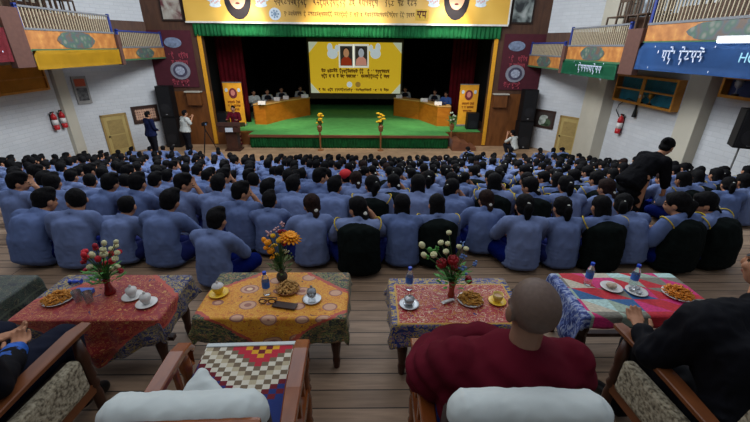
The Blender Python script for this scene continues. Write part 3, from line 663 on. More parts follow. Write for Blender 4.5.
# ============================================================ things on the side walls
frm=mat('picture_frame_dark',(52,34,28),rough=.5)
def side_s(px,py,side):
    """point on the angled wall seen at pixel"""
    a,b=((XL,14.4),(CL,SY)) if side<0 else ((CR,SY),(XR,15.2)); a=Vector((a[0],a[1])); b=Vector((b[0],b[1])); d=ray(px,py)
    # solve C+t d on the line
    n=Vector((-(b-a).y,(b-a).x)); t=n.dot(a)/(n.x*d.x+n.y*d.y); p=Vector((d.x*t,d.y*t,CH+d.z*t)); return p,(Vector((p.x,p.y))-a).length
ANL=math.atan2(SY-14.4,CL-XL); ANR=math.atan2(15.2-SY,XR-CR)
def wall_root(name,side,s,z,label,cat,group=None,off=.0):
    if side<0: a=Vector((XL,14.4,0)); ang=ANL
    else: a=Vector((CR,SY,0)); ang=ANR
    dr=Vector((math.cos(ang),math.sin(ang),0)); nn=Vector((math.sin(ang),-math.cos(ang),0))
    p=a+dr*s+nn*(.004+off); t=empty(name,(p.x,p.y,z),ang); 
    if label: tag(t,label,cat,group)
    return t
dM=wood_mat('pale_yellow_door',(160,138,82),(176,154,96),(2,2,.7),.5); dF=mat('door_frame_ochre',(150,124,74),rough=.5)
for side,pa,pb,pt,nm in((-1,(99,116),(125,112),111,'door_1'),(1,(561,115.5),(583.5,118),117,'door_2')):
    p0,s0=side_s(*pa,side); p1,s1=side_s(*pb,side); zt=(p0.z+p1.z)/2+SF*0; z0=SF
    t=wall_root(nm,side,(s0+s1)/2,SF,None,None); t['kind']='structure'; w=abs(s1-s0); h=zt-SF
    for lo,hi in(((-w/2,-.05,0),(-w/2+.08,0,h)),((w/2-.08,-.05,0),(w/2,0,h)),((-w/2,-.05,h-.08),(w/2,0,h))): Box(lo,hi,.005).build('door_frame',dF,t)
    Box((-w/2+.08,-.03,0),(w/2-.08,-.002,h-.08)).build('door_leaf',dM,t)
    for zz in(.25,h*.52): Box((-w/2+.2,-.04,zz),(w/2-.2,-.031,zz+h*.34),.004).build('door_panel',mat('door_panel',(148,126,76)),t)
    MB().ball((-w/2+.15,-.07,h*.48),.035).build('door_handle',mat('handle_dark',(60,50,40),metal=.5),t)
# framed photos by the doors
for side,pa,pb,pz0,lab,cols in((-1,(130,107),(156,104),123,'framed group photograph in many rows on the white brick beside the yellow door',((60,40,34),(150,110,90),(178,150,130))),(1,(533,107.5),(556.5,112),128,'dark framed picture of a white horse on the white brick beside the yellow door',((40,44,40),(60,58,52),(176,176,168)))):
    p0,s0=side_s(*pa,side); p1,s1=side_s(*pb,side); zt=(p0.z+p1.z)/2; pm,_=side_s((pa[0]+pb[0])/2,pz0,side); w=abs(s1-s0); h=zt-pm.z
    t=wall_root('framed_picture',side,(s0+s1)/2,pm.z,lab,'picture'); 
    mb=MB(); 
    for lo,hi in(((-w/2,-.05,0),(w/2,-.01,.09)),((-w/2,-.05,h-.09),(w/2,-.01,h)),((-w/2,-.05,.09),(-w/2+.08,-.01,h-.09)),((w/2-.08,-.05,.09),(w/2,-.01,h-.09))): mb.box(lo,hi)
    mb.build('frame',frm,t)
    Box((-w/2+.08,-.03,.09),(w/2-.08,-.012,h-.09)).build('print',mat('print_brown_%d'%side,(74,52,44) if side<0 else (58,48,44),var=.4,scale=3),t)
    mb=MB()
    if side<0:
        for r_ in range(4):
            for c_ in range(9): mb.disc((-w/2+.17+(w-.34)*c_/8,-.032,.2+(h-.4)*r_/3),.05,.06,t=.002,seg=8)
        mb.build('printed_faces',mat('print_faces',(186,146,122),var=.3,scale=9),t)
    else:
        mb.disc((-.05,-.034,h*.45),.16,.2,t=.002); mb.disc((.05,-.034,h*.62),.14,.08,t=.002); mb.disc((-.13,-.034,h*.3),.1,.12,t=.002); mb.build('printed_horse',mat('print_horse',(170,176,166),var=.3,scale=8),t)
        mb=MB(); mb.disc((.18,-.032,h*.32),.18,.16,t=.002); mb.disc((.05,-.032,h*.2),.22,.08,t=.002); mb.build('printed_leaves',mat('print_leaves',(66,84,60)),t)
p0,s0=side_s(78,76,-1); p1,_=side_s(82,104,-1)
t=wall_root('notice_board',-1,.5,p1.z,'tall narrow notice board with orange top and black and white picture beyond the fire extinguishers','notice board'); h=p0.z-p1.z
Box((-.24,-.05,0),(.24,-.01,h),.01).build('board',mat('board_grey',(140,138,134)),t); Box((-.17,-.06,h-.36),(.17,-.052,h-.1)).build('orange_patch',mat('board_orange',(176,84,58)),t)
Box((-.17,-.06,.12),(.17,-.052,h-.42)).build('picture',mat('board_picture',(84,84,84),var=.8,scale=9),t)
# trophy and display cabinets on the side walls
cabW=wood_mat('varnished_ochre_wood',(186,122,44),(212,146,60),(2,2,2),.4,coat=.2)
def wall_cabinet(side,y0,y1,z0,z1,bays,label,inside,stuff,d=.2):
    x=XL if side<0 else XR; t=empty('wall_cabinet',(x,(y0+y1)/2,z0),R(-90) if side>0 else R(90)); tag(t,label,'cabinet'); w=y1-y0; h=z1-z0
    # local: +x along wall, -y into room
    b=MB(); b.box((-w/2,-d,0),(w/2,0,.05)); b.box((-w/2,-d,h-.05),(w/2,0,h)); b.box((-w/2,-d,.05),(-w/2+.05,0,h-.05)); b.box((w/2-.05,-d,.05),(w/2,0,h-.05)); b.build('body',cabW,t)
    Box((-w/2+.05,-.02,.05),(w/2-.05,-.001,h-.05)).build('back_panel',inside,t)
    if bays!=3: Box((-w/2+.05,-d+.04,h/2-.015),(w/2-.05,-.02,h/2+.015)).build('shelf',cabW,t)
    n_=bays; bw=w/n_
    for k in range(n_):
        a=-w/2+bw*k; mb=MB(); f=.07
        mb.box((a+.005,-d-.03,0),(a+f,-d,h)); mb.box((a+bw-f,-d-.03,0),(a+bw-.005,-d,h)); mb.box((a+f,-d-.03,0),(a+bw-f,-d,f)); mb.box((a+f,-d-.03,h-f),(a+bw-f,-d,h)); mb.box((a+f,-d-.02,h/2-.02),(a+bw-f,-d,h/2+.02)); 
        fr=mb.build('door',cabW,t)
        Box((a+f,-d-.012,f),(a+bw-f,-d-.008,h-f)).build('glass',glassM,fr)
    return t
n=NT('cabinet_glass'); n.b.inputs['Base Color'].default_value=(.75,.8,.82,1); n.b.inputs['Roughness'].default_value=.08; n.b.inputs['Transmission Weight'].default_value=1; n.b.inputs['IOR'].default_value=1.05; n.b.inputs['Alpha'].default_value=.35; glassM=n.m
tealI=mat('cabinet_teal_lining',(48,130,158),var=.35,scale=3); ochI=mat('cabinet_ochre_lining',(150,92,30),var=.35,scale=3); navI=mat('cabinet_navy_lining',(80,92,136),var=.2,scale=3)
wall_cabinet(1,10.75,13.55,.27,1.14,2,'glass-fronted ochre wooden cabinet with teal lining above the single fire extinguisher',tealI,0)
wall_cabinet(1,7.1,9.45,.86,1.76,2,'glass-fronted ochre wooden cabinet with navy lining above the tripod loudspeaker',navI,0)
wall_cabinet(-1,11.7,13.65,.44,1.28,1,'ochre wooden cabinet with ochre door panel above the two fire extinguishers',mat('cabinet_door_ochre',(204,136,48),var=.2,scale=2),0,.07)
wall_cabinet(-1,10.0,11.6,.44,1.28,1,'open ochre wooden cabinet with shelf under the maroon balcony banner',mat('cabinet_brown_lining',(176,120,56),var=.3,scale=3),0)
gold=mat('trophy_gold',(196,150,60),rough=.3,metal=.7); silv=mat('trophy_silver',(190,190,188),rough=.35,metal=.3)
def trophy(loc,m,h,label):
    t=empty('trophy',loc); tag(t,label,'trophy','trophies in the glass cabinets')
    Box((-.05,-.05,0),(.05,.05,.05),.005).build('base',dk,t)
    MB().lathe([(.03,.05),(.012,.09),(.012,h*.45),(.06,h*.6),(.075,h*.85),(.07,h)],seg=14).build('cup',m,t,smooth=True)
    mb=MB()
    for k in(1,-1): mb.tube([(k*.06,0,h*.9),(k*.11,0,h*.85),(k*.1,0,h*.68),(k*.05,0,h*.6)],.008)
    mb.build('handles',m,t)
trophy((XR-.17,11.75,.33),gold,.34,'gold trophy cup on the lower shelf of the teal-lined cabinet'); trophy((XR-.17,12.15,.33),silv,.26,'white trophy cup on the lower shelf of the teal-lined cabinet'); trophy((XR-.17,9.05,.92),silv,.36,'white trophy on the lower shelf of the navy-lined cabinet')
# fire extinguishers
exR=mat('extinguisher_red',(176,36,40),rough=.35,var=.1); exW=mat('extinguisher_white',(206,200,196),rough=.4)
def extinguisher(side,px,py,label,group=None,s=1.):
    x=XL+.12 if side<0 else XR-.12; p=ax(px,py,x); t=empty('fire_extinguisher',(x,p.y,p.z-.28*s)); tag(t,label,'fire extinguisher',group); t.scale=(s,)*3
    MB().lathe([(.075,0),(.085,.02),(.085,.16)],seg=16).build('base_band',exR,t,smooth=True); MB().lathe([(.086,.16),(.086,.34)],seg=16).build('label_band',exW,t,smooth=True)
    MB().lathe([(.085,.34),(.085,.44),(.05,.52),(.025,.54),(.025,.58)],seg=16).build('shoulder',exR,t,smooth=True)
    MB().box((-.02,-.08,.57),(.02,.06,.61),bev=.005).build('handle',spkB,t); MB().tube([(0,-.06,.58),(0,-.16,.5),(0,-.17,.25),(0,-.13,.05)],.012).build('hose',spkB,t)
    MB().box((-.12 if side<0 else .03,-.03,.3),(-.03 if side<0 else .12,.03,.5)).build('bracket',spkB,t)
extinguisher(-1,55,121.5,'red and white fire extinguisher on the brick wall, nearer the tables of the pair','pair of fire extinguishers',1.02)
extinguisher(-1,63,119.5,'red and white fire extinguisher on the brick wall, nearer the notice board of the pair','pair of fire extinguishers',1.02)
extinguisher(1,619.5,124.5,'single red and white fire extinguisher on the brick wall under the teal-lined cabinet',None,1.1)
p=ax(636,108,XR-.08); mb=MB(); mb.cyl((0,0,.38),(0,0,-.05),.03,.035); mb.cyl((0,0,-.05),(0,0,-.32),.035,.07); o=mb.build('extinguisher_horn',spkB,loc=(p.x,p.y,p.z+.03)); tag(o,'black discharge horn hanging beside the single fire extinguisher','extinguisher horn')
p1=ax(634,101,XR-.06); p2=ax(619,117,XR-.06); o=MB().tube([p1,p1+Vector((0,.3,.05)),(p1+p2)/2+Vector((0,.45,.1)),p2+Vector((0,.25,.2)),p2],.015).build('hanging_cable',spkB); tag(o,'black cable looping on the brick wall between horn and single extinguisher','cable')
# ============================================================ side balconies
orn=NT('painted_orange_fascia'); tc=orn.n('ShaderNodeTexCoord'); nz=orn.n('ShaderNodeTexNoise',i_Scale=5.,i_Detail=5.); orn.l(tc.outputs['Object'],nz.inputs['Vector'])
orn.l(orn.ramp(nz.outputs[0],[(.35,srgb((150,92,44))),(.6,srgb((176,116,58))),(.72,srgb((190,140,70)))]),orn.b.inputs['Base Color'])
scr=NT('painted_scrollwork'); tc=scr.n('ShaderNodeTexCoord'); vz=scr.n('ShaderNodeTexVoronoi',i_Scale=5.); scr.l(tc.outputs['Object'],vz.inputs['Vector']); 
scr.l(scr.ramp(vz.outputs[0],[(.15,srgb((110,112,104))),(.4,srgb((58,88,74))),(.6,srgb((72,80,86))),(.85,srgb((96,74,58)))]),scr.b.inputs['Base Color'])
bal=mat('cream_baluster',(172,158,132),rough=.6,var=.1); rail=mat('grey_handrail',(104,106,110),rough=.5); blue=mat('blue_steel',(38,54,120),rough=.5); grn=mat('green_edge_strip',(60,96,66)); pilM=mat('brown_pilaster_cloth',(84,56,48),rough=.8,var=.1); deck=mat('balcony_deck',(96,86,74))
XBL,XBR=-8.6,6.9
def balcony(side,y0,y1,zf0,zf1,zr,label,nb):
    """fascia zf0..zf1, rail top zr"""
    xb=XBL if side<0 else XBR; xw=XL if side<0 else XR; s=-1 if side<0 else 1
    t=empty('balcony',(xb,(y0+y1)/2,zf0)); tag(t,label,'balcony'); L=y1-y0; h=zf1-zf0; lo=-L/2; hi=L/2
    def B(x0,x1,*a,**k): return Box((min(x0*s,x1*s),a[0],a[1]),(max(x0*s,x1*s),a[2],a[3]),**k)
    xw_=(abs(xw-xb) if y1<14.3 else .9)
    B(0,.12,lo,0,hi,h,bev=.01).build('fascia',orn.m,t); B(.12,xw_-.02,lo,h-.12,hi,h-.01).build('deck',deck,t)
    B(-.02,.14,lo,h-.0,hi,h+.05).build('sill',rail,t); B(-.02,.1,lo,-.05,hi,-.0).build('edge_strip',grn,t)
    # painted scroll cartouche
    mb=MB(); n_=24; c=0.; rx=L*.2; rz=h*.5; a=[]
    for i in range(n_):
        th=2*PI*i/n_; rr_=1+.08*math.cos(6*th); a.append((-.012*s,c+rx*math.copysign(abs(math.cos(th))**.7,math.cos(th))*rr_,h*.5+rz*.98*math.copysign(abs(math.sin(th))**.7,math.sin(th))))
    mb.ngon(a); mb.build('cartouche',scr.m,t)
    zt=zr-zf0
    B(.0,.07,lo,zt-.05,hi,zt,bev=.01).build('handrail',blue if abs(side)==1 and nb<26 else rail,t); 
    for e in(lo+.04,hi-.04): B(.0,.07,e-.04,h+.05,e+.04,zt+.03).build('post',blue,t)
    me=None
    for k in range(nb):
        yk=lo+.12+(L-.24)*k/(nb-1)
        if me is None:
            b_=MB(); b_.box((-.014,-.011,0),(.014,.011,zt-.05-h-.05)); me=b_.mesh('baluster',bal)
        link('baluster',me,t,loc=(.035*s,yk,h+.05))
    return t
balcony(-1,10.35,13.95,1.77,2.22,2.78,'long balcony bay over the white brick wall with yellow banner hanging below',32)
balcony(-1,14.15,17.1,1.42,1.78,2.35,'short lowest balcony bay ending at the maroon cloth, beside the group photograph',24)
balcony(-1,6.2,9.75,2.27,2.74,3.3,'balcony bay with maroon lettered banner hanging over the open wooden cabinet',30)
balcony(1,10.75,13.9,1.58,1.98,2.55,'balcony bay above the green lettered banner',32)
balcony(1,14.15,17.1,1.24,1.62,2.12,'short lowest balcony bay ending at the maroon cloth, above the horse picture',24)
balcony(1,5.6,10.1,2.1,2.46,3.15,'long high balcony bay above the blue lettered banner and tube light',42)
for side,y0,y1,z0,z1,lab in((-1,9.78,10.32,1.35,2.7,'brown cloth-covered pilaster between the maroon banner and the yellow banner'),(-1,13.97,14.13,1.25,2.2,'narrow brown pilaster between the yellow banner and the lowest balcony bay'),(1,10.13,10.72,1.3,2.4,'brown cloth-covered pilaster between the blue banner and the green banner'),(1,13.92,14.13,1.1,2.0,'narrow brown pilaster between the green banner and the lowest balcony bay')):
    x=XBL if side<0 else XBR; o=Box((x-.08,y0,z0),(x+.08,y1,z1),.01).build('pilaster',pilM); tag(o,lab,'pilaster')
# hanging cloth banners on the balcony fronts
def hang(side,y0,y1,z0,z1,c,label,text=None,latin=None,slope=0.):
    x=(XBL+.05) if side<0 else XBR-.05; t=empty('hanging_banner',(x,(y0+y1)/2,z0),R(90) if side<0 else R(-90)); tag(t,label,'banner'); w=y1-y0; h=z1-z0
    bm=bmesh.new(); n_=30; V=[]
    for j in range(5):
        V.append([bm.verts.new((-w/2+w*i/n_,-.03+.02*math.sin(i*.9)*(1-j/4),h*j/4+(slope*(1-j/4)*math.sin(PI*i/n_)))) for i in range(n_+1)])
    for j in range(4):
        for i in range(n_): bm.faces.new((V[j][i],V[j][i+1],V[j+1][i+1],V[j+1][i]))
    bmesh.ops.solidify(bm,geom=bm.faces[:],thickness=.008); bmesh.ops.recalc_face_normals(bm,faces=bm.faces[:]); link('cloth',mesh_from(bm,'cloth',c,True),t)
    if text:
        tx,tw,tz,th_,n_,sd=text; mb=MB(); glyphs(mb,(-w/2+tx,-.075,tz),tw,th_,n_,sd,.14,.0)
        for (bx,bz) in((-w/2+tx-.14,tz+.1),(-w/2+tx+tw+.02,tz+.1),(-w/2+tx-.2,tz-th_-.16),(-w/2+tx+tw+.05,tz-th_-.16)): glyphs(mb,(bx,-.075,bz),.1,.1,1,3,.2)
        mb.build('lettering',mat('banner_lettering',(196,206,226)),t)
    if latin:
        cu=bpy.data.curves.new('lettering','FONT'); cu.body=latin[0]; cu.size=latin[3]; cu.extrude=.003; tm=bpy.data.objects.new('tmp',cu); COL.objects.link(tm); dg=bpy.context.evaluated_depsgraph_get(); me=bpy.data.meshes.new_from_object(tm.evaluated_get(dg)); bpy.data.objects.remove(tm); me.materials.clear(); me.materials.append(mat('banner_lettering_cyan',(150,206,226))); link('lettering',me,t,loc=(latin[1],-.08,latin[2]),rot=(R(90),0,0))
    return t
ybn=mat('yellow_banner_cloth',(186,140,22),rough=.7,var=.12,scale=2); mbn=mat('maroon_banner_cloth',(118,32,42),rough=.7); gbn=mat('green_banner_cloth',(20,92,62),rough=.7,var=.15,scale=2); bbn=mat('blue_banner_cloth',(46,86,142),rough=.7,var=.2,scale=1.5)
hang(-1,10.35,13.9,1.28,1.74,ybn,'plain yellow cloth banner hanging from the long balcony bay')
hang(-1,6.6,9.75,1.5,2.24,mbn,'maroon cloth banner with white lettering hanging over the open wooden cabinet',(1.5,1.3,.62,.22,6,6))
hang(1,10.8,13.9,1.12,1.54,gbn,'green cloth banner with white lettering hanging from the balcony bay',(1.0,1.5,.32,.17,9,11))
hang(1,5.6,10.08,1.45,2.07,bbn,'blue cloth banner with white lettering and the word HOUSE beside the tube light',(.75,1.5,.44,.2,9,12),('HOUSE',.62,.27,.24))
# tube light
t=empty('tube_light',(XBR-.14,6.65,2.1)); tag(t,'bright white fluorescent tube light fixed along the balcony over the blue banner','light')
Box((-.03,-1.15,0),(.04,1.15,.07),.01).build('fitting',mat('fitting_white',(200,200,200)),t)
MB().cyl((-.06,-1.05,-.02),(-.06,1.05,-.02),.035).build('tube',mat('tube_glow',(235,245,255),emit=5.),t)
# chairs, ladders, bright windows on the balconies
def wooden_chair(loc,rz,label,group):
    t=empty('wooden_chair',loc,rz); tag(t,label,'chair',group); w_=wood_mat('dark_chair_wood',(60,44,34),(78,58,44),(2,2,2),.5)
    Box((-.2,-.2,.42),(.2,.2,.46),.008).build('seat',w_,t)
    for x in(-.18,.18):
        Box((x-.02,-.2,0),(x+.02,-.16,.42)).build('leg',w_,t); Box((x-.02,.16,0),(x+.02,.2,.98)).build('leg',w_,t)
    for x in(-.08,.08): Box((x-.03,.17,.5),(x+.03,.19,.9)).build('back_slat',w_,t)
    Box((-.2,.165,.88),(.2,.195,.97),.005).build('top_rail',w_,t)
rr=random.Random(5)
for a_,b_ in(((XBL-1.6,10.4,2.22),(XBL-.7,13.95,2.72)),((XBR+.7,10.8,1.98),(XBR+1.6,13.9,2.4)),((XBR+.6,5.7,2.46),(XBR+1.6,10.0,2.86))): Box(a_,b_).build('trim_6',brown)['kind']='structure'
for k in range(6): wooden_chair((XBL-1.1,11.2+.48*k,2.72),R(90)+rr.uniform(-.3,.3),'dark wooden chair parked on the balcony bay over the yellow banner','chairs on the balcony over the yellow banner')
for k in range(5): wooden_chair((XBR+1.1,11.3+.5*k,2.4),R(-90)+rr.uniform(-.3,.3),'dark wooden chair parked on the balcony bay over the green banner','chairs on the balcony over the green banner')
for k in range(6): wooden_chair((XBR+1.0,6.9+.52*k,2.86),R(-90)+rr.uniform(-.3,.3),'dark wooden chair parked on the balcony bay over the blue banner','chairs on the balcony over the blue banner')
for x,y,z,lab in((XBL-1.6,13.4,2.22,'grey metal ladder frame standing on the balcony over the yellow banner'),(XBR+1.6,13.3,1.98,'grey metal ladder frame standing on the balcony over the green banner')):
    t=empty('metal_ladder',(x,y,z)); tag(t,lab,'ladder'); lm=mat('ladder_metal',(90,98,96),metal=.3)
    for k in(-.28,.28): MB().cyl((0,k,0),(0,k,2.2),.025).build('stile',lm,t)
    for k in range(6): MB().cyl((0,-.28,.3+.32*k),(0,.28,.3+.32*k),.018).build('rung',lm,t)
for side,x,zz in((-1,XL+.3,((6.2,9.75,2.74,3.55),(10.35,13.95,2.22,3.1))),(1,XR-.3,((5.6,10.1,2.46,3.3),(10.75,13.9,1.98,2.85)))):
    for y0,y1,z0,z1 in zz: Box((x-.03,y0,z0),(x+.03,y1,z1)).build('trim_5',brown)['kind']='structure'
wall('trim_7',JL,(CL,SY),1.5,2.75,-.06,brown); wall('trim_8',(CR,SY),JR,1.3,2.5,-.06,brown)
winM=mat('pale_window_panel',(188,198,206),rough=.5,var=.03)
for side in(-1,1):
    x=XL if side<0 else XR
    for k,(y0,y1) in enumerate(((11.2,12.6),(13.0,13.7))):
        o=Box((x-.03 if side>0 else x-.0,y0,2.6),(x+.0 if side>0 else x+.03,y1,4.3)).build('window_%d'%(k+1+(2 if side>0 else 0)),winM); o['kind']='structure'
# loudspeaker on a tripod at the far side
p=ax(748,150,6.3)
t=speaker((8.05,7.6,.0),.5,.42,.8,'black loudspeaker on a tripod stand at the edge of the girls near the brick wall',None,R(-30))
t=empty('speaker_stand',(8.02,7.75,-1.225)); tag(t,'slim grey tripod stand carrying the black loudspeaker near the brick wall','stand'); lm=mat('stand_metal',(120,120,118),metal=.4)
MB().cyl((0,0,.3),(0,0,1.21),.018).build('pole',lm,t)
for k in range(3): MB().cyl((0,0,.6),(.4*math.cos(k*2.1+2.6),.4*math.sin(k*2.1+2.6),0),.014).build('leg',lm,t)
# ============================================================ COFFEE TABLES, CLOTHS
legW=wood_mat('dark_table_wood',(52,28,20),(72,38,26),(3,3,1),.35)
def coffee_table(cx,cy,w,d,h,rz,label):
    t=empty('coffee_table',(cx,cy,0),rz); tag(t,label,'table','low tables in front of the armchairs')
    Box((-w/2,-d/2,h-.035),(w/2,d/2,h),.008).build('tabletop',legW,t)
    for x in(-w/2+.06,w/2-.06):
        for y in(-d/2+.06,d/2-.06): MB().lathe([(.02,0),(.026,.06),(.022,.09),(.034,.2),(.026,.26),(.033,.3),(.033,h-.03)],(x,y,0),12).build('leg',legW,t)
    Box((-w/2+.06,-d/2+.045,h-.11),(w/2-.06,-d/2+.07,h-.036)).build('apron',legW,t); Box((-w/2+.06,d/2-.07,h-.11),(w/2-.06,d/2-.045,h-.036)).build('apron',legW,t)
    Box((-w/2+.07,-.02,.1),(w/2-.07,.02,.13)).build('stretcher',legW,t)
    return t
def drape(name,cx,cy,h,w,d,rz,cw,cd,crot,coff,m,label,n=70,seed=0,hf=None):
    """cloth cw x cd rotated by crot on a table w x d; keeps flat uv"""
    bm=bmesh.new(); uvl=bm.loops.layers.uv.new('UVMap'); V=[]; UV={}
    ny=max(10,int(n*cd/cw)); c,s_=math.cos(crot),math.sin(crot)
    for j in range(ny+1):
        row=[]
        for i in range(n+1):
            u=i/n-.5; v=j/ny-.5; x=u*cw*c-v*cd*s_+coff[0]; y=u*cw*s_+v*cd*c+coff[1]
            ex=max(0,abs(x)-w/2); ey=max(0,abs(y)-d/2)
            if hf and y<0: ey*=hf(x/(w/2))
            e=math.hypot(ex,ey); nx=math.copysign(1,x) if ex>0 else 0; nyy=math.copysign(1,y) if ey>0 else 0
            px_=min(abs(x),w/2)*math.copysign(1,x); py_=min(abs(y),d/2)*math.copysign(1,y); z=h+.004
            if e>0:
                wv=math.sin((x if ey>ex else y)*34+seed)*.5+noise.noise(Vector((x*9,y*9,seed)))*1.; fl=min(e,.3)
                o_=.012+fl*.1+.05*fl/.25*wv*.5; 
                if ex>0 and ey>0: o_+=.12*min(ex,ey)
                L=math.hypot(ex,ey); px_+=nx*o_*(ex/L if ey>0 else 1); py_+=nyy*o_*(ey/L if ex>0 else 1)
                if ex>0 and ey>0: e=min(e,max(ex,ey)*1.1)
                z-=max(0,e-.01)
            z+=.0015*noise.noise(Vector((x*14,y*14,seed))) if e==0 else 0
            vv=bm.verts.new((px_,py_,max(z,.02))); UV[vv]=(u+.5,v+.5); row.append(vv)
        V.append(row)
    for j in range(ny):
        for i in range(n):
            f=bm.faces.new((V[j][i],V[j][i+1],V[j+1][i+1],V[j+1][i])); f.smooth=True
            for l_ in f.loops: l_[uvl].uv=UV[l_.vert]
    me=mesh_from(bm,name,m,True); o=link(name,me,None,(cx,cy,0),(0,0,rz)); md=o.modifiers.new('s','SOLIDIFY'); md.thickness=.003; md.offset=1
    tag(o,label,'tablecloth'); return o
def brocade(name,base,motifs,border,bmot,bw,scale=9.,aspect=1.,seed=0,ros=None):
    """woven cloth: field with motifs, border band bw (fraction of u/v) with its own motifs"""
    n=NT(name); uv=n.n('ShaderNodeUVMap'); sp=n.n('ShaderNodeSeparateXYZ'); n.l(uv.outputs[0],sp.inputs[0])
    mp=n.n('ShaderNodeMapping'); mp.inputs['Scale'].default_value=(scale,scale*aspect,1); mp.inputs['Location'].default_value=(seed,seed*2,0); n.l(uv.outputs[0],mp.inputs[0])
    vo=n.n('ShaderNodeTexVoronoi',i_Scale=1.6); n.l(mp.outputs[0],vo.inputs['Vector'])
    nz=n.n('ShaderNodeTexNoise',i_Scale=2.6,i_Detail=4.,i_Distortion=1.6); n.l(mp.outputs[0],nz.inputs['Vector'])
    fld=n.ramp(nz.outputs[0],[(0,srgb(motifs[1])),(.34,srgb(base)),(.40,srgb(motifs[2])),(.43,srgb(base)),(.5,srgb(motifs[0])),(.53,srgb(base)),(.585,srgb(motifs[1])),(.61,srgb(base)),(.67,srgb(border))],'CONSTANT')
    if ros:
        v2=n.n('ShaderNodeTexVoronoi',i_Scale=.55,i_Randomness=.35); n.l(mp.outputs[0],v2.inputs['Vector'])
        rc=n.ramp(v2.outputs[0],[(0,srgb(ros[0])),(.12,srgb(ros[1])),(.2,srgb(ros[2])),(.3,srgb(ros[1])),(.34,(0,0,0,1))],'CONSTANT')
        ma=n.math('LESS_THAN',v2.outputs[0],.34); fld=n.mix(ma,fld,rc)
    n2=n.n('ShaderNodeTexNoise',i_Scale=3.4,i_Detail=3.,i_Distortion=1.8); n.l(mp.outputs[0],n2.inputs['Vector'])
    brd=n.ramp(n2.outputs[0],[(0,srgb(border)),(.47,srgb(border)),(.5,srgb(bmot[0])),(.55,srgb(bmot[0])),(.57,srgb(border)),(.62,srgb(bmot[1])),(.7,srgb(bmot[2]))])
    def band(sock,w_):
        a=n.math('LESS_THAN',sock,w_); b=n.math('GREATER_THAN',sock,1-w_); return n.math('MAXIMUM',a,b)
    dg_=bw=='diag'; bw2=(.05,.05) if dg_ else (bw if isinstance(bw,tuple) else (bw,bw))
    f=n.math('MAXIMUM',band(sp.outputs[0],bw2[0]),band(sp.outputs[1],bw2[1]))
    f2=n.math('MAXIMUM',band(sp.outputs[0],bw2[0]+.01),band(sp.outputs[1],bw2[1]+.014))
    if dg_:
        ua=n.math('MULTIPLY',n.math('ABSOLUTE',n.math('SUBTRACT',sp.outputs[0],.5)),2.); va=n.math('MULTIPLY',n.math('ABSOLUTE',n.math('SUBTRACT',sp.outputs[1],.5)),2.); ss=n.math('ADD',ua,va); ss=n.math('ADD',ss,n.math('MULTIPLY',nz.outputs[0],.12))
        f=n.math('MAXIMUM',n.math('GREATER_THAN',ss,1.12),n.math('GREATER_THAN',ua,.88)); f2=n.math('MAXIMUM',n.math('GREATER_THAN',ss,1.05),n.math('GREATER_THAN',ua,.85))
        motifs=[motifs[0],(176,70,52)]
    c=n.mix(f2,fld,srgb(motifs[1])); c=n.mix(f,c,brd); n.l(c,n.b.inputs['Base Color']); n.b.inputs['Roughness'].default_value=.6; n.b.inputs['Sheen Weight'].default_value=.1
    n.bump(n2.outputs[0],.15,.004); return n.m
TH=.45
# T1 red brocade
coffee_table(-1.66,1.965,.84,.44,TH,0,'low dark table under the red and gold cloth with the rose vase')
c1=brocade('red_gold_brocade',(140,12,20),[(176,100,60),(186,130,70),(130,40,46)],(20,28,84),[(160,140,76),(50,66,130),(150,132,110)],'diag',7.,seed=1)
drape('tablecloth',-1.66,1.965,TH,.84,.44,0,1.08,.98,R(0),(.03,-.14),c1,'red and gold brocade cloth with navy border on the table with the rose vase',seed=1,hf=lambda u:.35+.5*max(0,1-abs(u-.05)/1.))
# T2 yellow
coffee_table(-.585,1.985,.88,.46,TH,0,'low dark table under the yellow rosette cloth')
c2=brocade('yellow_rosette_brocade',(204,130,12),[(216,160,40),(186,84,36),(222,176,60)],(34,40,44),[(120,124,60),(150,80,70),(176,160,80)],'diag',11.,seed=4,ros=[(226,190,150),(150,96,80),(196,150,120)])
drape('tablecloth',-.585,1.985,TH,.88,.46,0,1.1,.86,0,(.0,-.08),c2,'yellow brocade cloth with pink rosettes and dark floral border on the table with orange flowers',seed=2,hf=lambda u:.6+.35*max(0,1-abs(u)/.8))
# T3 red / white with navy border
coffee_table(.545,1.92,.78,.44,TH,0,'low dark table under the red and white cloth in front of the maroon-robed person')
c3=brocade('red_cream_brocade',(158,14,26),[(206,180,150),(186,140,50),(150,60,60)],(26,44,110),[(190,160,60),(70,96,160),(160,60,60)],(.15,.22),6.5,seed=7)
drape('tablecloth',.545,1.92,TH,.78,.44,0,1.06,.7,0,(.0,-.03),c3,'red brocade cloth with cream motifs and navy border in front of the maroon-robed person',seed=3)
# T4 patchwork triangles + blue floral side
coffee_table(1.74,1.985,.86,.44,TH,0,'low dark table under the patchwork cloth with two water bottles')
n=NT('patchwork_triangles'); uv=n.n('ShaderNodeUVMap'); mp=n.n('ShaderNodeMapping'); mp.inputs['Scale'].default_value=(7,4.6,1); n.l(uv.outputs[0],mp.inputs[0])
sp=n.n('ShaderNodeSeparateXYZ'); n.l(mp.outputs[0],sp.inputs[0]); fx=n.math('FRACT',sp.outputs[0]); fy=n.math('FRACT',sp.outputs[1]); tri=n.math('GREATER_THAN',n.math('ADD',fx,fy),1.0)
flx=n.math('FLOOR',sp.outputs[0]); fly=n.math('FLOOR',sp.outputs[1]); cb=n.n('ShaderNodeCombineXYZ'); n.l(flx,cb.inputs[0]); n.l(fly,cb.inputs[1]); n.l(n.math('MULTIPLY',tri,3.7),cb.inputs[2])
wn=n.n('ShaderNodeTexWhiteNoise',noise_dimensions='3D'); n.l(cb.outputs[0],wn.inputs['Vector'])
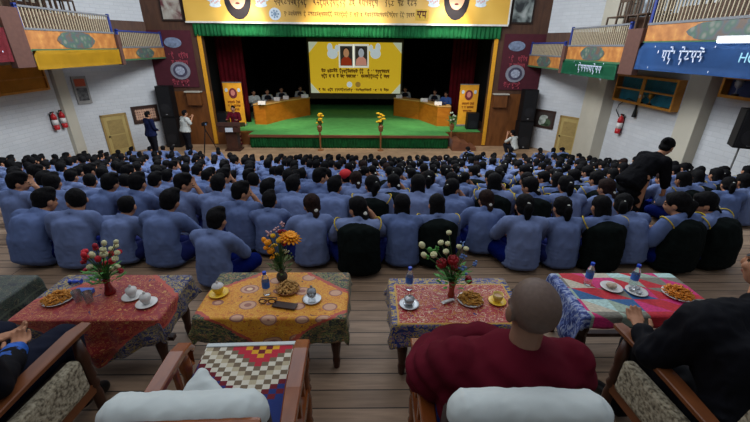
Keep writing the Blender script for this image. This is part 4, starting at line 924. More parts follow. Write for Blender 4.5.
pc=n.ramp(wn.outputs['Value'],[(0,srgb((186,30,44))),(.16,srgb((200,44,110))),(.3,srgb((150,168,150))),(.44,srgb((40,90,140))),(.56,srgb((176,206,200))),(.68,srgb((186,30,44))),(.78,srgb((120,116,104))),(.88,srgb((190,180,160)))],'CONSTANT')
nz=n.n('ShaderNodeTexNoise',i_Scale=60.,i_Detail=3.); n.l(uv.outputs[0],nz.inputs['Vector']); g=n.ramp(nz.outputs[0],[(.35,(.75,.75,.75,1)),(.65,(1.15,1.15,1.15,1))]); pc=n.mix(1.,pc,g,'MULTIPLY')
spu=n.n('ShaderNodeSeparateXYZ'); n.l(uv.outputs[0],spu.inputs[0]); n2=n.n('ShaderNodeTexNoise',i_Scale=28.,i_Detail=3.,i_Distortion=1.2); n.l(uv.outputs[0],n2.inputs['Vector'])
bf=n.ramp(n2.outputs[0],[(.4,srgb((28,44,104))),(.5,srgb((80,100,160))),(.6,srgb((150,160,186)))])
n.l(n.mix(n.math('LESS_THAN',spu.outputs[0],.27),pc,bf),n.b.inputs['Base Color']); n.b.inputs['Roughness'].default_value=.75
drape('tablecloth',1.74,1.985,TH,.86,.44,0,1.2,.56,0,(-.12,-.03),n.m,'patchwork cloth of red, pink and blue triangles with a blue floral end',seed=5)
# T0 dark patterned at the frame edge
coffee_table(-2.72,1.965,.84,.44,TH,0,'low dark table under the dark green patterned cloth at the picture edge')
c0=brocade('dark_green_brocade',(30,38,36),[(60,78,60),(76,84,70),(100,96,70)],(20,24,34),[(70,80,60),(40,50,60),(90,90,70)],.1,8.,seed=9)
drape('tablecloth',-2.72,1.965,TH,.84,.44,0,1.3,.9,0,(0,0),c0,'dark green patterned cloth covering the table nearest the yellow-banner wall',seed=6)
# ============================================================ THINGS ON THE TABLES
Z0=TH+.0085
def on(px,py,z=None): return az(px,py,Z0 if z is None else z)
glass=NT('clear_glass'); glass.b.inputs['Base Color'].default_value=(.86,.9,.93,1); glass.b.inputs['Transmission Weight'].default_value=.9; glass.b.inputs['Roughness'].default_value=.08; glass.b.inputs['IOR'].default_value=1.25; glass=glass.m
capB=mat('blue_bottle_cap',(26,72,190),rough=.4); labB=mat('blue_bottle_label',(60,110,190),rough=.5,var=.2,scale=30); porc=mat('white_porcelain',(206,204,200),rough=.25,var=.03,spec=.5); foil=mat('silver_metalware',(176,178,180),rough=.28,metal=.7,var=.1)
def bottle(px,py,label,h=.17):
    p=on(px,py); t=empty('water_bottle',p); tag(t,label,'bottle','plastic water bottles on the tables'); s=h/.17
    MB().lathe([(.02*s,0),(.024*s,.004),(.024*s,.05*s),(.0225*s,.055*s),(.024*s,.06*s),(.024*s,.105*s),(.02*s,.125*s),(.011*s,.145*s),(.0105*s,.155*s)],seg=18).build('bottle_body',glass,t,smooth=True)
    MB().lathe([(.0246*s,.055*s),(.0246*s,.1*s)],seg=18,cap=False).build('paper_label',labB,t,smooth=True)
    MB().lathe([(.0125*s,.152*s),(.0125*s,.17*s)],seg=14).build('cap',capB,t)
def saucer_cup(px,py,label,cupm,sm,lid=None,r=.062,cr=.032,ch=.045,grp=None,open_=True):
    p=on(px,py); t=empty('teacup',p); tag(t,label,'cup',grp)
    MB().lathe([(r*.5,0),(r*.55,.003),(r,.012),(r*.97,.014),(r*.5,.007),(.001,.006)],seg=26,cap=False).build('saucer',sm,t,smooth=True)
    MB().lathe([(cr*.55,.007),(cr*.62,.012),(cr*.9,.012+ch*.5),(cr,.012+ch),(cr*.93,.012+ch),(cr*.8,.012+ch*.5),(.001,.016)],seg=24,cap=False).build('cup_bowl',cupm,t,smooth=True)
    if lid: 
        MB().lathe([(cr*1.02,.012+ch),(cr*.9,.012+ch*1.2),(cr*.3,.012+ch*1.45),(.006,.012+ch*1.5),(.009,.012+ch*1.65),(.001,.012+ch*1.8)],seg=22,cap=False).build('lid',lid,t,smooth=True)
    else:
        MB().lathe([(cr*.82,.012+ch*.75),(.001,.012+ch*.75)],seg=18,cap=False).build('tea',mat('milky_tea',(176,140,104),rough=.2),t)
    return t
snackM=mat('fried_snack_golden',(196,132,52),rough=.7,var=.35,scale=40); snackM2=mat('fried_snack_orange',(206,126,36),rough=.6,var=.35,scale=40)
def snack_plate(px,py,r,label,lab2,m,pm,seed,n=46,foily=False):
    p=on(px,py); o=MB().lathe([(r*.6,0),(r*.62,.002),(r,.014),(r*.97,.016),(r*.6,.005),(.001,.004)],seg=32,cap=False).build('plate',pm,smooth=True,loc=p); tag(o,label,'plate')
    if n:
        rr=random.Random(seed); mb=MB()
        for k in range(n*3):
            a=rr.uniform(0,2*PI); q=r*.82*math.sqrt(rr.random()); hh=.012+(1-(q/(r*.85))**2)*.045*rr.random(); c=Vector((q*math.cos(a),q*math.sin(a),hh+.004)); b=rr.uniform(0,PI); L=rr.uniform(.014,.024); d=Vector((math.cos(b),math.sin(b),rr.uniform(-.3,.3))); s=d.cross(Vector((0,0,1)))*rr.uniform(-.5,.5)
            mb.tube([c-d*L,c-d*L*.3+s*L*.7+Vector((0,0,.004)),c+d*L*.4+s*L*.6,c+d*L],.0042,5)
        o=mb.build('snack_pile',m,smooth=True,loc=p); tag(o,lab2,'snacks'); o['kind']='stuff'
def tumbler(px,py,label,r=.026,h=.075):
    p=on(px,py); o=MB().lathe([(r*.8,0),(r,h),(r*.93,h),(r*.72,.006),(.001,.006)],seg=20,cap=False).build('drinking_glass',glass,smooth=True,loc=p); tag(o,label,'glass','drinking glasses on the red and gold cloth')
# --- T1
snack_plate(59,300,.085,'white oval plate under the fried snacks on the red and gold cloth','heap of golden fried snack sticks on the plate at the red and gold table',snackM,porc,1)
tumbler(79,301,'clear glass tumbler nearer the fried snacks on the red and gold cloth'); tumbler(90,302,'clear glass tumbler nearer the rose vase on the red and gold cloth')
saucer_cup(133,297,'white lidded teacup on saucer behind the other one on the red and gold cloth',porc,porc,porc)
saucer_cup(147,304,'white lidded teacup on saucer nearer the bentwood armchair on the red and gold cloth',porc,porc,porc)
p=on(76,283); t=empty('wrapped_sweet',p); tag(t,'shiny blue wrapped sweet at the far edge of the red and gold cloth','sweet')
bw=mat('blue_wrapper',(30,70,190),rough=.3,spec=.6); MB().ball((0,0,.013),(.022,.014,.012)).build('wrapped_centre',bw,t,smooth=True)
for k in(1,-1): MB().lathe([(.004,0),(.016,.02)],(k*.02,0,.013),8,axis=(k,0,0)).build('twisted_end',bw,t)
p=on(85,293); o=Box((-.055,-.02,0),(.055,.02,.03),.006).build('tissue_packet',mat('blue_packet',(70,104,190),rough=.4,var=.3,scale=20),loc=p); tag(o,'blue tissue packet lying behind the two glasses on the red cloth','packet')
# --- T2
saucer_cup(219,294,'yellow lidded teacup on yellow saucer on the yellow rosette cloth',mat('yellow_porcelain',(226,186,52),rough=.3,var=.08),mat('yellow_porcelain',(226,186,52)),porc,r=.062,cr=.036,ch=.05)
bottle(267,294,'plastic water bottle with blue cap behind the dark phone on the yellow cloth')
snack_plate(288,290,.078,'brown-rimmed plate under the fried snacks on the yellow cloth','heap of pale fried snack curls on the plate at the yellow table',mat('fried_snack_pale',(190,146,84),rough=.7,var=.3,scale=40),mat('plate_brown_rim',(150,100,66),rough=.4),2)
t=saucer_cup(312,300,'silver-footed glass on a silver saucer at the yellow table',glass,foil,foil,r=.06,cr=.03,ch=.055)
p=on(285,306.5); o=MB().box((-.075,-.028,0),(.075,.028,.009),rot=Euler((0,0,R(-12))).to_matrix(),bev=.003).build('mobile_phone',mat('dark_brown_case',(56,38,32),rough=.4),loc=p+Vector((0,0,.0047))); tag(o,'dark brown mobile phone case lying on the yellow cloth','phone')
t=empty('spectacles',on(268,303)); tag(t,'dark brown folded spectacles beside the phone on the yellow cloth','glasses'); bs=mat('brown_spectacle',(62,34,26),rough=.3)
for k in(-1,1):
    MB().tube([(k*.028+.022*math.cos(a*PI/8),-.01,.02+.016*math.sin(a*PI/8)) for a in range(17)],.0035,6).build('rim',bs,t); MB().tube([(k*.052,-.01,.024),(k*.05,.03,.018),(-k*.02,.05,.006)],.003,6).build('temple',bs,t)
MB().tube([(-.008,-.01,.024),(0,-.012,.027),(.008,-.01,.024)],.003,6).build('bridge',bs,t)
# --- T3
bottle(409,289,'plastic water bottle with blue cap on the red and cream cloth')
saucer_cup(409,305,'silver metal cup on a wide silver saucer on the red and cream cloth',foil,foil,foil,r=.062,cr=.033,ch=.038)
snack_plate(470,301,.082,'white plate under the fried snacks in front of the maroon-robed person','heap of golden fried snacks on the plate in front of the maroon-robed person',mat('fried_snack_golden2',(186,134,56),rough=.7,var=.35,scale=40),porc,3)
saucer_cup(497,302,'white and yellow teacup on yellow saucer beside the shaved head',mat('white_yellow_porcelain',(214,186,96),rough=.3,var=.3,scale=18),mat('yellow_porcelain',(226,186,52)),None,r=.056,cr=.034,ch=.05)
t=empty('wrapped_biscuit',on(448,302)); tag(t,'small white wrapped biscuit lying beside the vase on the red and cream cloth','biscuit'); ww=mat('white_wrapper',(200,200,196),rough=.4)
MB().box((-.03,-.01,.002),(.03,.01,.014),rot=Euler((0,0,R(25))).to_matrix(),bev=.003).build('packet',ww,t)
for k in(1,-1): MB().box((-.008,-.012,-.001),(.008,.012,.001),rot=Euler((0,R(k*12),R(25))).to_matrix()).build('crimped_end',ww,t,loc=(k*.034,k*.016,.008))
# --- T4
bottle(587,284,'plastic water bottle with blue cap beside the blue floral cloth end'); bottle(632,286,'plastic water bottle with blue cap between the silver plate and the seated girls')
def small_plate(px,py,r,label,food,flab,seed):
    p=on(px,py); o=MB().lathe([(r*.6,0),(r*.62,.002),(r,.012),(r*.97,.014),(r*.6,.005),(.001,.004)],seg=30,cap=False).build('plate',porc,smooth=True,loc=p); tag(o,label,'plate')
    return p
p=small_plate(611,288,.068,'white plate with a crumpled napkin on the patchwork cloth',None,None,1)
mb=MB(); mb.ball((0,0,.022),(.035,.028,.014),sub=3); me=remesh(mb.bm,.004,1,lambda c,n_:.006*noise.noise(c*70)); me.materials.append(mat('napkin_beige',(186,168,146),rough=.9)); o=link('napkin',me,None,p); tag(o,'crumpled beige napkin lying on the white plate at the patchwork table','napkin')
p=small_plate(636,292,.066,'white plate with shiny foil cups on the patchwork cloth',None,None,2)
for k,(dx,dy) in enumerate(((-.025,.012),(.02,.02),(.0,-.022))):
    o=MB().lathe([(.012,0),(.019,.014),(.018,.014),(.011,.003),(.001,.003)],seg=16,cap=False).build('foil_cup',foil,smooth=True,loc=p+Vector((dx,dy,.006))); tag(o,('shiny foil cup on the white plate, beside the napkin plate','shiny foil cup on the white plate, nearest the seated girls','shiny foil cup on the white plate, nearest the armchairs')[k],'foil cup','foil cups on the white plate')
snack_plate(677,295,.09,'white oval plate under orange fried chips beside the black suit','heap of orange fried chips on the plate beside the black suit',snackM2,porc,4,60)
# vases with flowers
def vase(px,py,prof,m,label):
    p=on(px,py); o=MB().lathe(prof,seg=24).build('vase',m,smooth=True,loc=p); tag(o,label,'vase'); return p
def bouquet(p,zt,heads,label,spread,leafm,seed,leaves=26,name='flower_bouquet'):
    """heads: list of (dx,dy,dz,r,kind,material) relative to vase mouth"""
    t=empty(name,p+Vector((0,0,zt))); tag(t,label,'flowers'); rr=random.Random(seed); stem=mat('green_stem',(58,92,48),rough=.6); o0=Vector((0,0,-.04)); sm=MB()
    for dx,dy,dz,r,kind,m in heads:
        r*=1.62
        c=Vector((dx,dy,dz)); sm.tube([o0,Vector((dx*.35,dy*.35,dz*.5)),c],.0025,5); mb=MB(); d=(c-o0).normalized(); q=d.to_track_quat('Z','Y').to_matrix()
        if kind=='rose':
            mb.ball(c,r*.55,sub=2)
            for L_,(nn,el,rs) in enumerate(((5,.35,.55),(6,.85,.75))):
                for k in range(nn):
                    a=2*PI*k/nn+L_*.5; v=q@Vector((math.cos(a)*math.sin(el),math.sin(a)*math.sin(el),math.cos(el)-.5)); mb.ball(c+v*r*rs,(r*.45,r*.16,r*.5),rot=(q@Vector((math.cos(a),math.sin(a),0))).to_track_quat('Y','Z').to_matrix(),sub=1)
        elif kind=='bud': mb.ball(c,(r*.8,r*.8,r),rot=q,sub=2)
        elif kind=='daisy':
            for L_ in range(3):
                for k in range(14):
                    a=2*PI*k/14+L_*.2; v=q@Vector((math.cos(a),math.sin(a),.15*L_)); mb.ball(c+v*r*(.62-.16*L_)+q@Vector((0,0,.12*r*L_)),(r*.42*(1-.2*L_),r*.13,r*.06),rot=Matrix((v,q@Vector((-math.sin(a),math.cos(a),0)),q@Vector((0,0,1)))).transposed(),sub=1)
            mb.ball(c+q@Vector((0,0,r*.25)),(r*.2,r*.2,r*.14),rot=q,sub=1)
        elif kind=='cluster':
            for k in range(7): mb.ball(c+Vector((rr.uniform(-1,1),rr.uniform(-1,1),rr.uniform(-1,1)))*r*.7,r*.32,sub=1)
        mb.build('flower',m,t,smooth=True)
    sm.build('stems',stem,t); mb=MB()
    for k in range(leaves):
        a=rr.uniform(0,2*PI); q=rr.uniform(.2,1)*spread; z=rr.uniform(-.01,spread*1.05); c=Vector((math.cos(a)*q,math.sin(a)*q,z)); d=Vector((math.cos(a),math.sin(a),rr.uniform(.1,1.2))).normalized(); L=rr.uniform(.018,.032)
        w=d.cross(Vector((0,0,1))).normalized()*L*.42; mb.quad(c-d*L,c+w,c+d*L,c-w)
    f=mb.build('foliage',leafm,t); md=f.modifiers.new('s','SOLIDIFY'); md.thickness=.0012
    return t
leaf=mat('fresh_leaf_green',(84,150,70),rough=.6,var=.3); leafd=mat('olive_leaf_green',(84,100,50),rough=.6,var=.3)
red=mat('flower_red',(190,34,48),rough=.6,var=.2,scale=40); rosy=mat('flower_crimson',(150,24,44),rough=.6,var=.2,scale=40); cre=mat('flower_cream',(206,204,160),rough=.6,var=.08); orng=mat('flower_orange',(236,152,20),rough=.55,var=.12,scale=30); pnk=mat('flower_pale_pink',(206,160,160),rough=.6,var=.1); yl=mat('flower_yellow',(226,180,30),rough=.6,var=.12); blu=mat('flower_blue',(96,124,176),rough=.6,var=.15); dred=mat('flower_dark_red',(136,18,26),rough=.5,var=.2,scale=40)
redv=mat('dark_red_glass_vase',(120,22,24),rough=.2,spec=.6); grv=mat('grey_stoneware_vase',(72,66,58),rough=.45,var=.2,scale=20)
rr=random.Random(11)
def heads_from_px(p,zt,lst,dyr):
    out=[]
    for (px,py,r,kind,m) in lst:
        dy=rr.uniform(-dyr,dyr); v=ay(px,py,p.y+dy); out.append((v.x-p.x,dy,v.z-(p.z+zt),r,kind,m))
    return out
p=vase(110.5,293,[(.032,0),(.034,.01),(.022,.045),(.016,.075),(.021,.1),(.027,.112),(.023,.11)],redv,'dark red waisted vase holding the red and cream roses')
L=[(103,250,.016,'rose',cre),(85,252,.017,'rose',red),(96,249,.014,'rose',rosy),(116,246,.013,'rose',cre),(111,249,.013,'rose',cre),(119,252,.014,'rose',red),(86,258,.017,'rose',red),(104,255,.02,'rose',cre),(92,255,.015,'bud',cre),(111,254,.016,'rose',red),(117,253,.014,'rose',cre),(84,262,.015,'rose',rosy),(90,267,.016,'rose',cre),(86,271,.016,'rose',rosy),(106,264,.018,'rose',red),(115,259,.016,'rose',cre),(110,269,.018,'rose',cre),(117,267,.016,'rose',cre),(120,271,.016,'rose',rosy),(102,272,.017,'rose',dred),(98,259,.014,'bud',red),(84,255,.013,'bud',red),(104,243,.012,'bud',cre),(116,242,.011,'bud',cre),(95,246,.012,'bud',rosy),(112,261,.015,'bud',red)]
bouquet(p,.105,heads_from_px(p,.105,L,.05),'bouquet of small red and cream roses in the dark red vase',.1,leaf,1,90)
p=vase(282.5,281,[(.022,0),(.03,.01),(.038,.035),(.034,.055),(.016,.075),(.014,.088),(.02,.098),(.016,.096)],grv,'squat dark grey vase holding the orange flowers')
L=[(290,238,.048,'daisy',orng),(268,243,.02,'rose',orng),(271,251,.022,'rose',orng),(274,246,.018,'daisy',yl),(268,233,.014,'cluster',pnk),(276,229,.014,'cluster',pnk),(282,225,.013,'cluster',pnk),(280,232,.014,'rose',dred),(273,236,.014,'rose',yl),(284,232,.013,'cluster',rosy),(264,240,.013,'bud',orng),(276,256,.018,'rose',yl),(282,250,.016,'cluster',leafd),(287,251,.014,'cluster',cre),(272,257,.014,'cluster',orng),(279,241,.016,'rose',yl),(266,248,.014,'rose',orng),(291,256,.012,'cluster',leafd),(284,243,.014,'bud',red)]
bouquet(p,.095,heads_from_px(p,.095,L,.035),'orange, yellow and pale pink flower bouquet in the squat dark grey vase',.075,leafd,2,50)
p=vase(451,296,[(.022,0),(.024,.01),(.017,.04),(.018,.075),(.026,.115),(.022,.113)],mat('orange_red_vase',(150,50,24),rough=.25,spec=.6),'narrow orange-red vase in front of the maroon-robed person')
L=[(449,233,.014,'rose',cre),(422,245,.015,'bud',cre),(424,255,.014,'bud',cre),(441,243,.016,'rose',cre),(448,244,.015,'rose',cre),(434,255,.018,'rose',cre),(446,252,.016,'rose',cre),(459,247,.015,'rose',cre),(466,249,.014,'rose',cre),(430,250,.013,'bud',leaf),(442,264,.03,'rose',dred),(453,261,.03,'rose',dred),(455,268,.026,'rose',dred),(468,280,.024,'rose',dred),(464,257,.016,'cluster',blu),(463,270,.02,'cluster',blu),(474,265,.016,'cluster',blu),(462,244,.012,'cluster',blu),(436,249,.014,'cluster',leaf),(428,257,.012,'cluster',leaf)]
b=bouquet(p,.113,heads_from_px(p,.113,L,.04),'bouquet of dark red, white and blue flowers in the narrow orange-red vase',.11,leaf,3,90)
mb=MB()
for a in((.05,.13),(.062,.1),(.04,.12)): mb.tube([(0,0,-.03),(a[0]*.6,0,a[1]*.5),(a[0],.0,a[1])],.003,5)
mb.build('dried_grass_stalk',mat('straw_stalk',(190,166,84)),b)
# ============================================================ ARMCHAIRS
gw=wood_mat('glossy_brown_wood',(104,50,20),(142,76,32),(3,1.2,3),.25,coat=.35,spec=.4); mw=wood_mat('satin_brown_wood',(98,54,28),(128,74,40),(3,1.2,3),.4,coat=.15); dkw=wood_mat('dark_turned_leg_wood',(54,30,20),(76,42,28),(3,3,1),.35,coat=.2)
wht=mat('white_chair_cover',(196,204,202),rough=.9,var=.04,scale=6,bump=.1); uph=NT('beige_mottled_upholstery'); tc=uph.n('ShaderNodeTexCoord'); vz=uph.n('ShaderNodeTexNoise',i_Scale=60.,i_Detail=4.); uph.l(tc.outputs['Object'],vz.inputs['Vector'])
uph.l(uph.ramp(vz.outputs[0],[(.35,srgb((96,86,70))),(.5,srgb((158,148,124))),(.65,srgb((186,176,152)))]),uph.b.inputs['Base Color']); uph.b.inputs['Roughness'].default_value=.95; uph.bump(vz.outputs[0],.4,.01)
seatM=mat('dark_seat_fabric',(56,44,40),rough=.95,var=.3,scale=14,bump=.2)
def carpet_mat():
    n=NT('woven_diamond_carpet'); uv=n.n('ShaderNodeTexCoord'); sp=n.n('ShaderNodeSeparateXYZ'); n.l(uv.outputs['Object'],sp.inputs[0])
    cs=.034; x=n.math('DIVIDE',sp.outputs[0],cs); y=n.math('DIVIDE',n.math('SUBTRACT',sp.outputs[1],.28),cs*.8)
    # checks: offset rows -> lozenge lattice a=(x+y), b=(x-y) bands
    fx=n.math('FLOOR',x); fy=n.math('FLOOR',y)
    ax_=n.math('ABSOLUTE',n.math('SUBTRACT',fx,1.)); d=n.math('SUBTRACT',n.math('ADD',fy,.5),ax_)
    par=n.math('MODULO',n.math('ADD',n.math('ADD',fx,fy),100.),2.)
    m=n.math('DIVIDE',n.math('ADD',d,12.),24.)
    W_=(204,198,180); T_=(176,164,136); B_=(112,96,76); M_=(104,20,34); R_=(176,40,56); Y_=(208,152,36); N_=(30,48,110); O_=(196,190,170)
    # d -12 .. 11
    seq=[N_,N_,M_,N_,M_,W_,B_,W_,T_,B_,W_,B_,R_,R_,Y_,M_,Y_,R_,T_,M_,W_,B_,T_,W_]
    st=[]; last=None
    for i_,c_ in enumerate(seq):
        if c_!=last: st.append((i_/24.,srgb(c_)))
        last=c_
    c=n.ramp(m,st[:32],'CONSTANT')
    n.l(c,n.b.inputs['Base Color']); n.b.inputs['Roughness'].default_value=.95
    nz=n.n('ShaderNodeTexNoise',i_Scale=200.); n.l(uv.outputs['Object'],nz.inputs['Vector']); n.bump(nz.outputs[0],.5,.004); return n.m
cpt=carpet_mat()
LEGP=[(.018,0),(.022,.03),(.016,.06),(.026,.1),(.018,.13),(.024,.16),(.026,.26),(.02,.3),(.03,.33),(.02,.36)]
def armchair(cx,cy,rz,label,kind,w=.62,d=.62,seat=.40,arm=.63,back=.93,rail=0.):
    """kind: 'bent' glossy with slatted bent arms, 'plank' flat arms with upholstered sides. Faces +y"""
    t=empty('armchair',(cx,cy,0),rz); tag(t,label,'armchair'); W=gw if kind=='bent' else mw; hw=w/2; yf=d/2; yb=-d/2
    for k in(1,-1):
        x=k*(hw-.03)
        MB().lathe([(a,b*(seat/.40)) for a,b in LEGP]+[(.028,seat-.02),(.022,seat+.04),(.03,seat+.09),(.02,arm-.03)],(x,yf-.06,0),14).build('front_leg',dkw if kind!='bent' else gw,t,smooth=True)
        MB().sweep([(x,yb+.02,0),(x,yb+.05,seat),(x,yb-.01,back-.13)],.04,.045,up=(0,1,0)).build('rear_leg',W,t)
        if kind=='bent':
            pts=[(x,yf-.03,arm-.13),(x,yf-.0,arm-.06),(x,yf-.03,arm-.015),(x,yf-.1,arm+.005),(x,0,arm+.012),(x,yb+.2,arm+.0),(x*1.0,yb+.04,arm-.02)]
            MB().sweep(pts,[.055,.062,.068,.07,.068,.06,.055],[.034]*7,up=(0,1e-3,1) ).build('arm',W,t)
            for q in range(4):
                y=yf-.14-.115*q; MB().sweep([(x,y,seat-.02),(x,y-.01,arm-.0)],.022,.03,up=(0,1,0)).build('side_slat',W,t)
        else:
            pts=[(x,yf+.02,arm-.0),(x,yf-.06,arm+.01),(x,0,arm+.0),(x,yb+.12,arm-.02),(x,yb+.02,arm-.03)]
            MB().sweep(pts,[.05,.07,.07,.06,.05],[.026]*5).build('arm',W,t)
            Box((x-.03,yb+.08,seat-.06),(x+.03,yf-.1,arm-.11),.02).build('side_upholstery',uph.m,t)
        MB().box((x-.016,yb+.05,seat-.12),(x+.016,yf-.06,seat-.06)).build('side_rail',W,t)
    Box((-hw+.04,yf-.07,seat-.11),(hw-.04,yf-.04,seat-.05),.004).build('front_rail',W,t); Box((-hw+.04,yb+.03,seat-.11),(hw-.04,yb+.06,seat-.05),.004).build('back_rail',W,t)
    Box((-hw+.065,yb+.06,seat-.06),(hw-.065,yf+(.1 if kind=='bent' else -.03),seat+.05),.025).build('seat_cushion',seatM if kind!='bent' else wht,t,smooth=False)
    if kind=='bent':
        Box((-hw+.065,yb+.1,seat+.052),(hw-.065,yf+.11,seat+.064),.003).build('seat_carpet',cpt,t)
        Box((-hw+.065,yf+.095,seat+.05),(hw-.065,yf+.12,seat+.07),.004).build('carpet_edge',wht,t)
    MB().box((-hw+.05,-.05,-.2),(hw-.05,.05,.2),rot=Euler((R(8),0,0)).to_matrix(),bev=.035).build('back_cushion',uph.m if kind!='bent' else seatM,t,loc=(0,yb+.07,(seat+back)/2-.03))
    Box((-hw+.05,yb-.05,back-.07-rail),(hw-.05,yb-.012,back-rail),.012).build('back_top_rail',W,t)
    for q in range(4): Box((-hw+.12+.115*q,yb-.02,seat),(-hw+.15+.115*q,yb-.0,back-.06),.004).build('back_slat',W,t)
    return t
def back_cover(cx,cy,rz,w,label,seed):
    """white cloth folded over the top of a chair back"""
    mb=MB(); mb.box((-w/2+.035,-.05,-.05),(w/2-.035,.05,.035)); 
    for k in(1,-1): mb.ball((k*(w/2-.045),0,-.01),(.05,.056,.05),sub=3); mb.cyl((k*(w/2-.045),0,-.05),(k*(w/2-.045),0,0),.054)
    mb.cyl((-w/2+.04,-.01,.0),(w/2-.04,-.01,.0),.052,seg=20)
    me=remesh(mb.bm,.008,14,fold(.0035,9.,seed)); me.materials.append(wht); o=link('chair_back_cover',me,None,(cx,cy,.9),(0,0,rz)); tag(o,label,'cloth'); return o
armchair(-.585,1.08,R(2),'glossy bent-arm armchair with the diamond-pattern carpet seat, empty','bent',w=.62,d=.64,seat=.42)
back_cover(-.565,.80,R(2),.5,'white cloth folded over the back of the empty carpet-seated armchair',3)
mb=MB(); tri=[(-.15,-.09),(.17,-.09),(-.03,.13)]
for a_,b_ in((0,1),(1,2),(2,0)): mb.cyl((*tri[a_],0),(*tri[b_],0),.022); mb.ball((*tri[a_],0),.022)
bm_=mb.bm; vs=[[bm_.verts.new((x_,y_,z_)) for x_,y_ in tri] for z_ in(-.02,.03)]
bm_.faces.new(vs[1]); bm_.faces.new(vs[0][::-1]); [bm_.faces.new((vs[0][i_],vs[0][(i_+1)%3],vs[1][(i_+1)%3],vs[1][i_])) for i_ in range(3)]
mb.ball((0,-.02,.0),(.1,.06,.045),sub=3); me=remesh(mb.bm,.008,8,fold(.004,9.,4)); me.materials.append(wht); o=link('cushion',me,None,(-.63,1.0,.66),(R(20),0,R(8))); tag(o,'white crumpled cushion lying on the diamond-pattern carpet seat','cushion')
armchair(.515,1.1,R(-1),'glossy brown armchair in which the maroon-robed person sits','bent',w=.62,d=.62,rail=.06)
back_cover(.505,.80,R(-1),.5,'white cloth folded over the chair back behind the maroon-robed person',5)
armchair(-1.72,1.16,R(-3),'brown flat-armed armchair with mottled side where navy trousers rest','plank',w=.64,d=.64,arm=.64)
armchair(1.6,1.14,R(4),'brown flat-armed armchair with mottled side in which the black suit sits','plank',w=.66,d=.66,arm=.64)
# ============================================================ SEATED AUDIENCE
ORD='first second third fourth fifth sixth seventh eighth ninth tenth eleventh twelfth thirteenth fourteenth fifteenth sixteenth seventeenth eighteenth nineteenth twentieth twenty-first twenty-second twenty-third twenty-fourth twenty-fifth twenty-sixth twenty-seventh'.split()
def seat_pose(lean=0.,tw=0.,slump=0.,arms=0,r=None):
    r=r or random.Random(1); j={}
    j['waist']=(0,.105,.26); j['chest']=(tw*.3,.15+lean*.5,.41-slump*.5); j['neck']=(tw*.6,.195+lean,.51-slump); j['head']=(tw,.27+lean*1.3,.592-slump*1.3)
    sh=.158; j['sh']=[(sh+tw*.5,.165+lean*.85,.475-slump),(-sh+tw*.5,.165+lean*.85,.475-slump)]
    if arms==0: j['el']=[(.215,.29+lean,.27),(-.215,.29+lean,.27)]; j['wr']=[(.1,.44,.2),(-.1,.44,.2)]
    elif arms==1: j['el']=[(.235,.2+lean,.26),(-.23,.22+lean,.26)]; j['wr']=[(.2,.4,.22),(-.2,.4,.22)]
    elif arms==2: j['el']=[(.24,.32+lean,.3),(-.25,.28+lean,.27)]; j['wr']=[(.1,.34+lean,.52-slump),(-.1,.44,.2)]
    return j
BOYS=[];GIRLS=[];VEST=[]
def mk(lst,desc,J,**k): lst.append((desc,figure(J,shirtM,navyM,**{**dict(hs=.97,hpitch=-.3,lowdrop=.06,hemflare=1.35,foldamp=.0065,loose=.026),**k})))
V2=.0125
mk(BOYS,'short-haired',seat_pose(.0,0,0,0),hair='short',seed=1,vox=V2,sleeve=1.)
mk(BOYS,'cropped-haired',seat_pose(.05,.02,.03,1),hair='crop',seed=2,vox=V2,hyaw=.3,hpitch=-.25)
mk(BOYS,'short-haired',seat_pose(.09,-.02,.05,0),hair='short',seed=3,vox=V2,hpitch=-.35,hyaw=-.15,girth=1.08)
mk(BOYS,'short-haired',seat_pose(-.02,0,-.02,2),hair='short',seed=4,vox=V2,hyaw=-.8)
mk(BOYS,'cropped-haired',seat_pose(.02,.0,0.0,1),hair='crop',seed=5,vox=V2,hyaw=.75,girth=1.05)
mk(BOYS,'short-haired',seat_pose(.03,.03,.01,0),hair='short',seed=6,vox=V2,hroll=.2,sleeve=1.3)
mk(GIRLS,'ponytailed',seat_pose(.0,0,0,0),hair='pony',seed=11,vox=V2,girth=.93,lace=1,skirt=(0,.2,.08))
mk(GIRLS,'low-ponytailed',seat_pose(.03,.02,.02,1),hair='low',seed=12,vox=V2,girth=.93,lace=1,hyaw=.35,skirt=(0,.2,.08),hairm=hairB)
mk(GIRLS,'long-haired',seat_pose(.02,-.01,.01,0),hair='long',seed=13,vox=V2,girth=.93,hpitch=-.15,skirt=(0,.2,.08))
mk(GIRLS,'ponytailed',seat_pose(.05,.0,.03,2),hair='pony',seed=14,vox=V2,girth=.95,lace=1,hyaw=-.8,skirt=(0,.2,.08))
mk(GIRLS,'bun-haired',seat_pose(.0,.0,.0,1),hair='bun',seed=15,vox=V2,girth=.93,hroll=.15,skirt=(0,.2,.08))
mk(VEST,'long-haired',seat_pose(.02,.0,.0,0),hair='long',seed=21,vox=V2,girth=1.0,vest=vestM,skirt=(0,.22,.08))
mk(VEST,'ponytailed',seat_pose(.0,.01,.0,1),hair='pony',seed=22,vox=V2,girth=1.0,vest=vestM,lace=1,hyaw=.4,skirt=(0,.22,.08))
mk(VEST,'low-ponytailed',seat_pose(.04,-.02,.02,2),hair='low',seed=23,vox=V2,girth=1.02,vest=vestM,lace=1,hyaw=.7,skirt=(0,.22,.08))
FAR={}
def far(lst,i):
    k=(id(lst),i)
    if k not in FAR: FAR[k]=joined(lst[i][1])
    return FAR[k]
GRP='school audience seated on the tiered floor'
def put(lst,i,x,y,z,rz,sc,label,parts=True):
    if parts: return place(lst[i][1],(x,y,z),rz,label,GRP,sc)
    o=link('person',far(lst,i),None,(x,y,z),(0,0,rz),(sc,)*3); tag(o,label,'person',GRP); return o
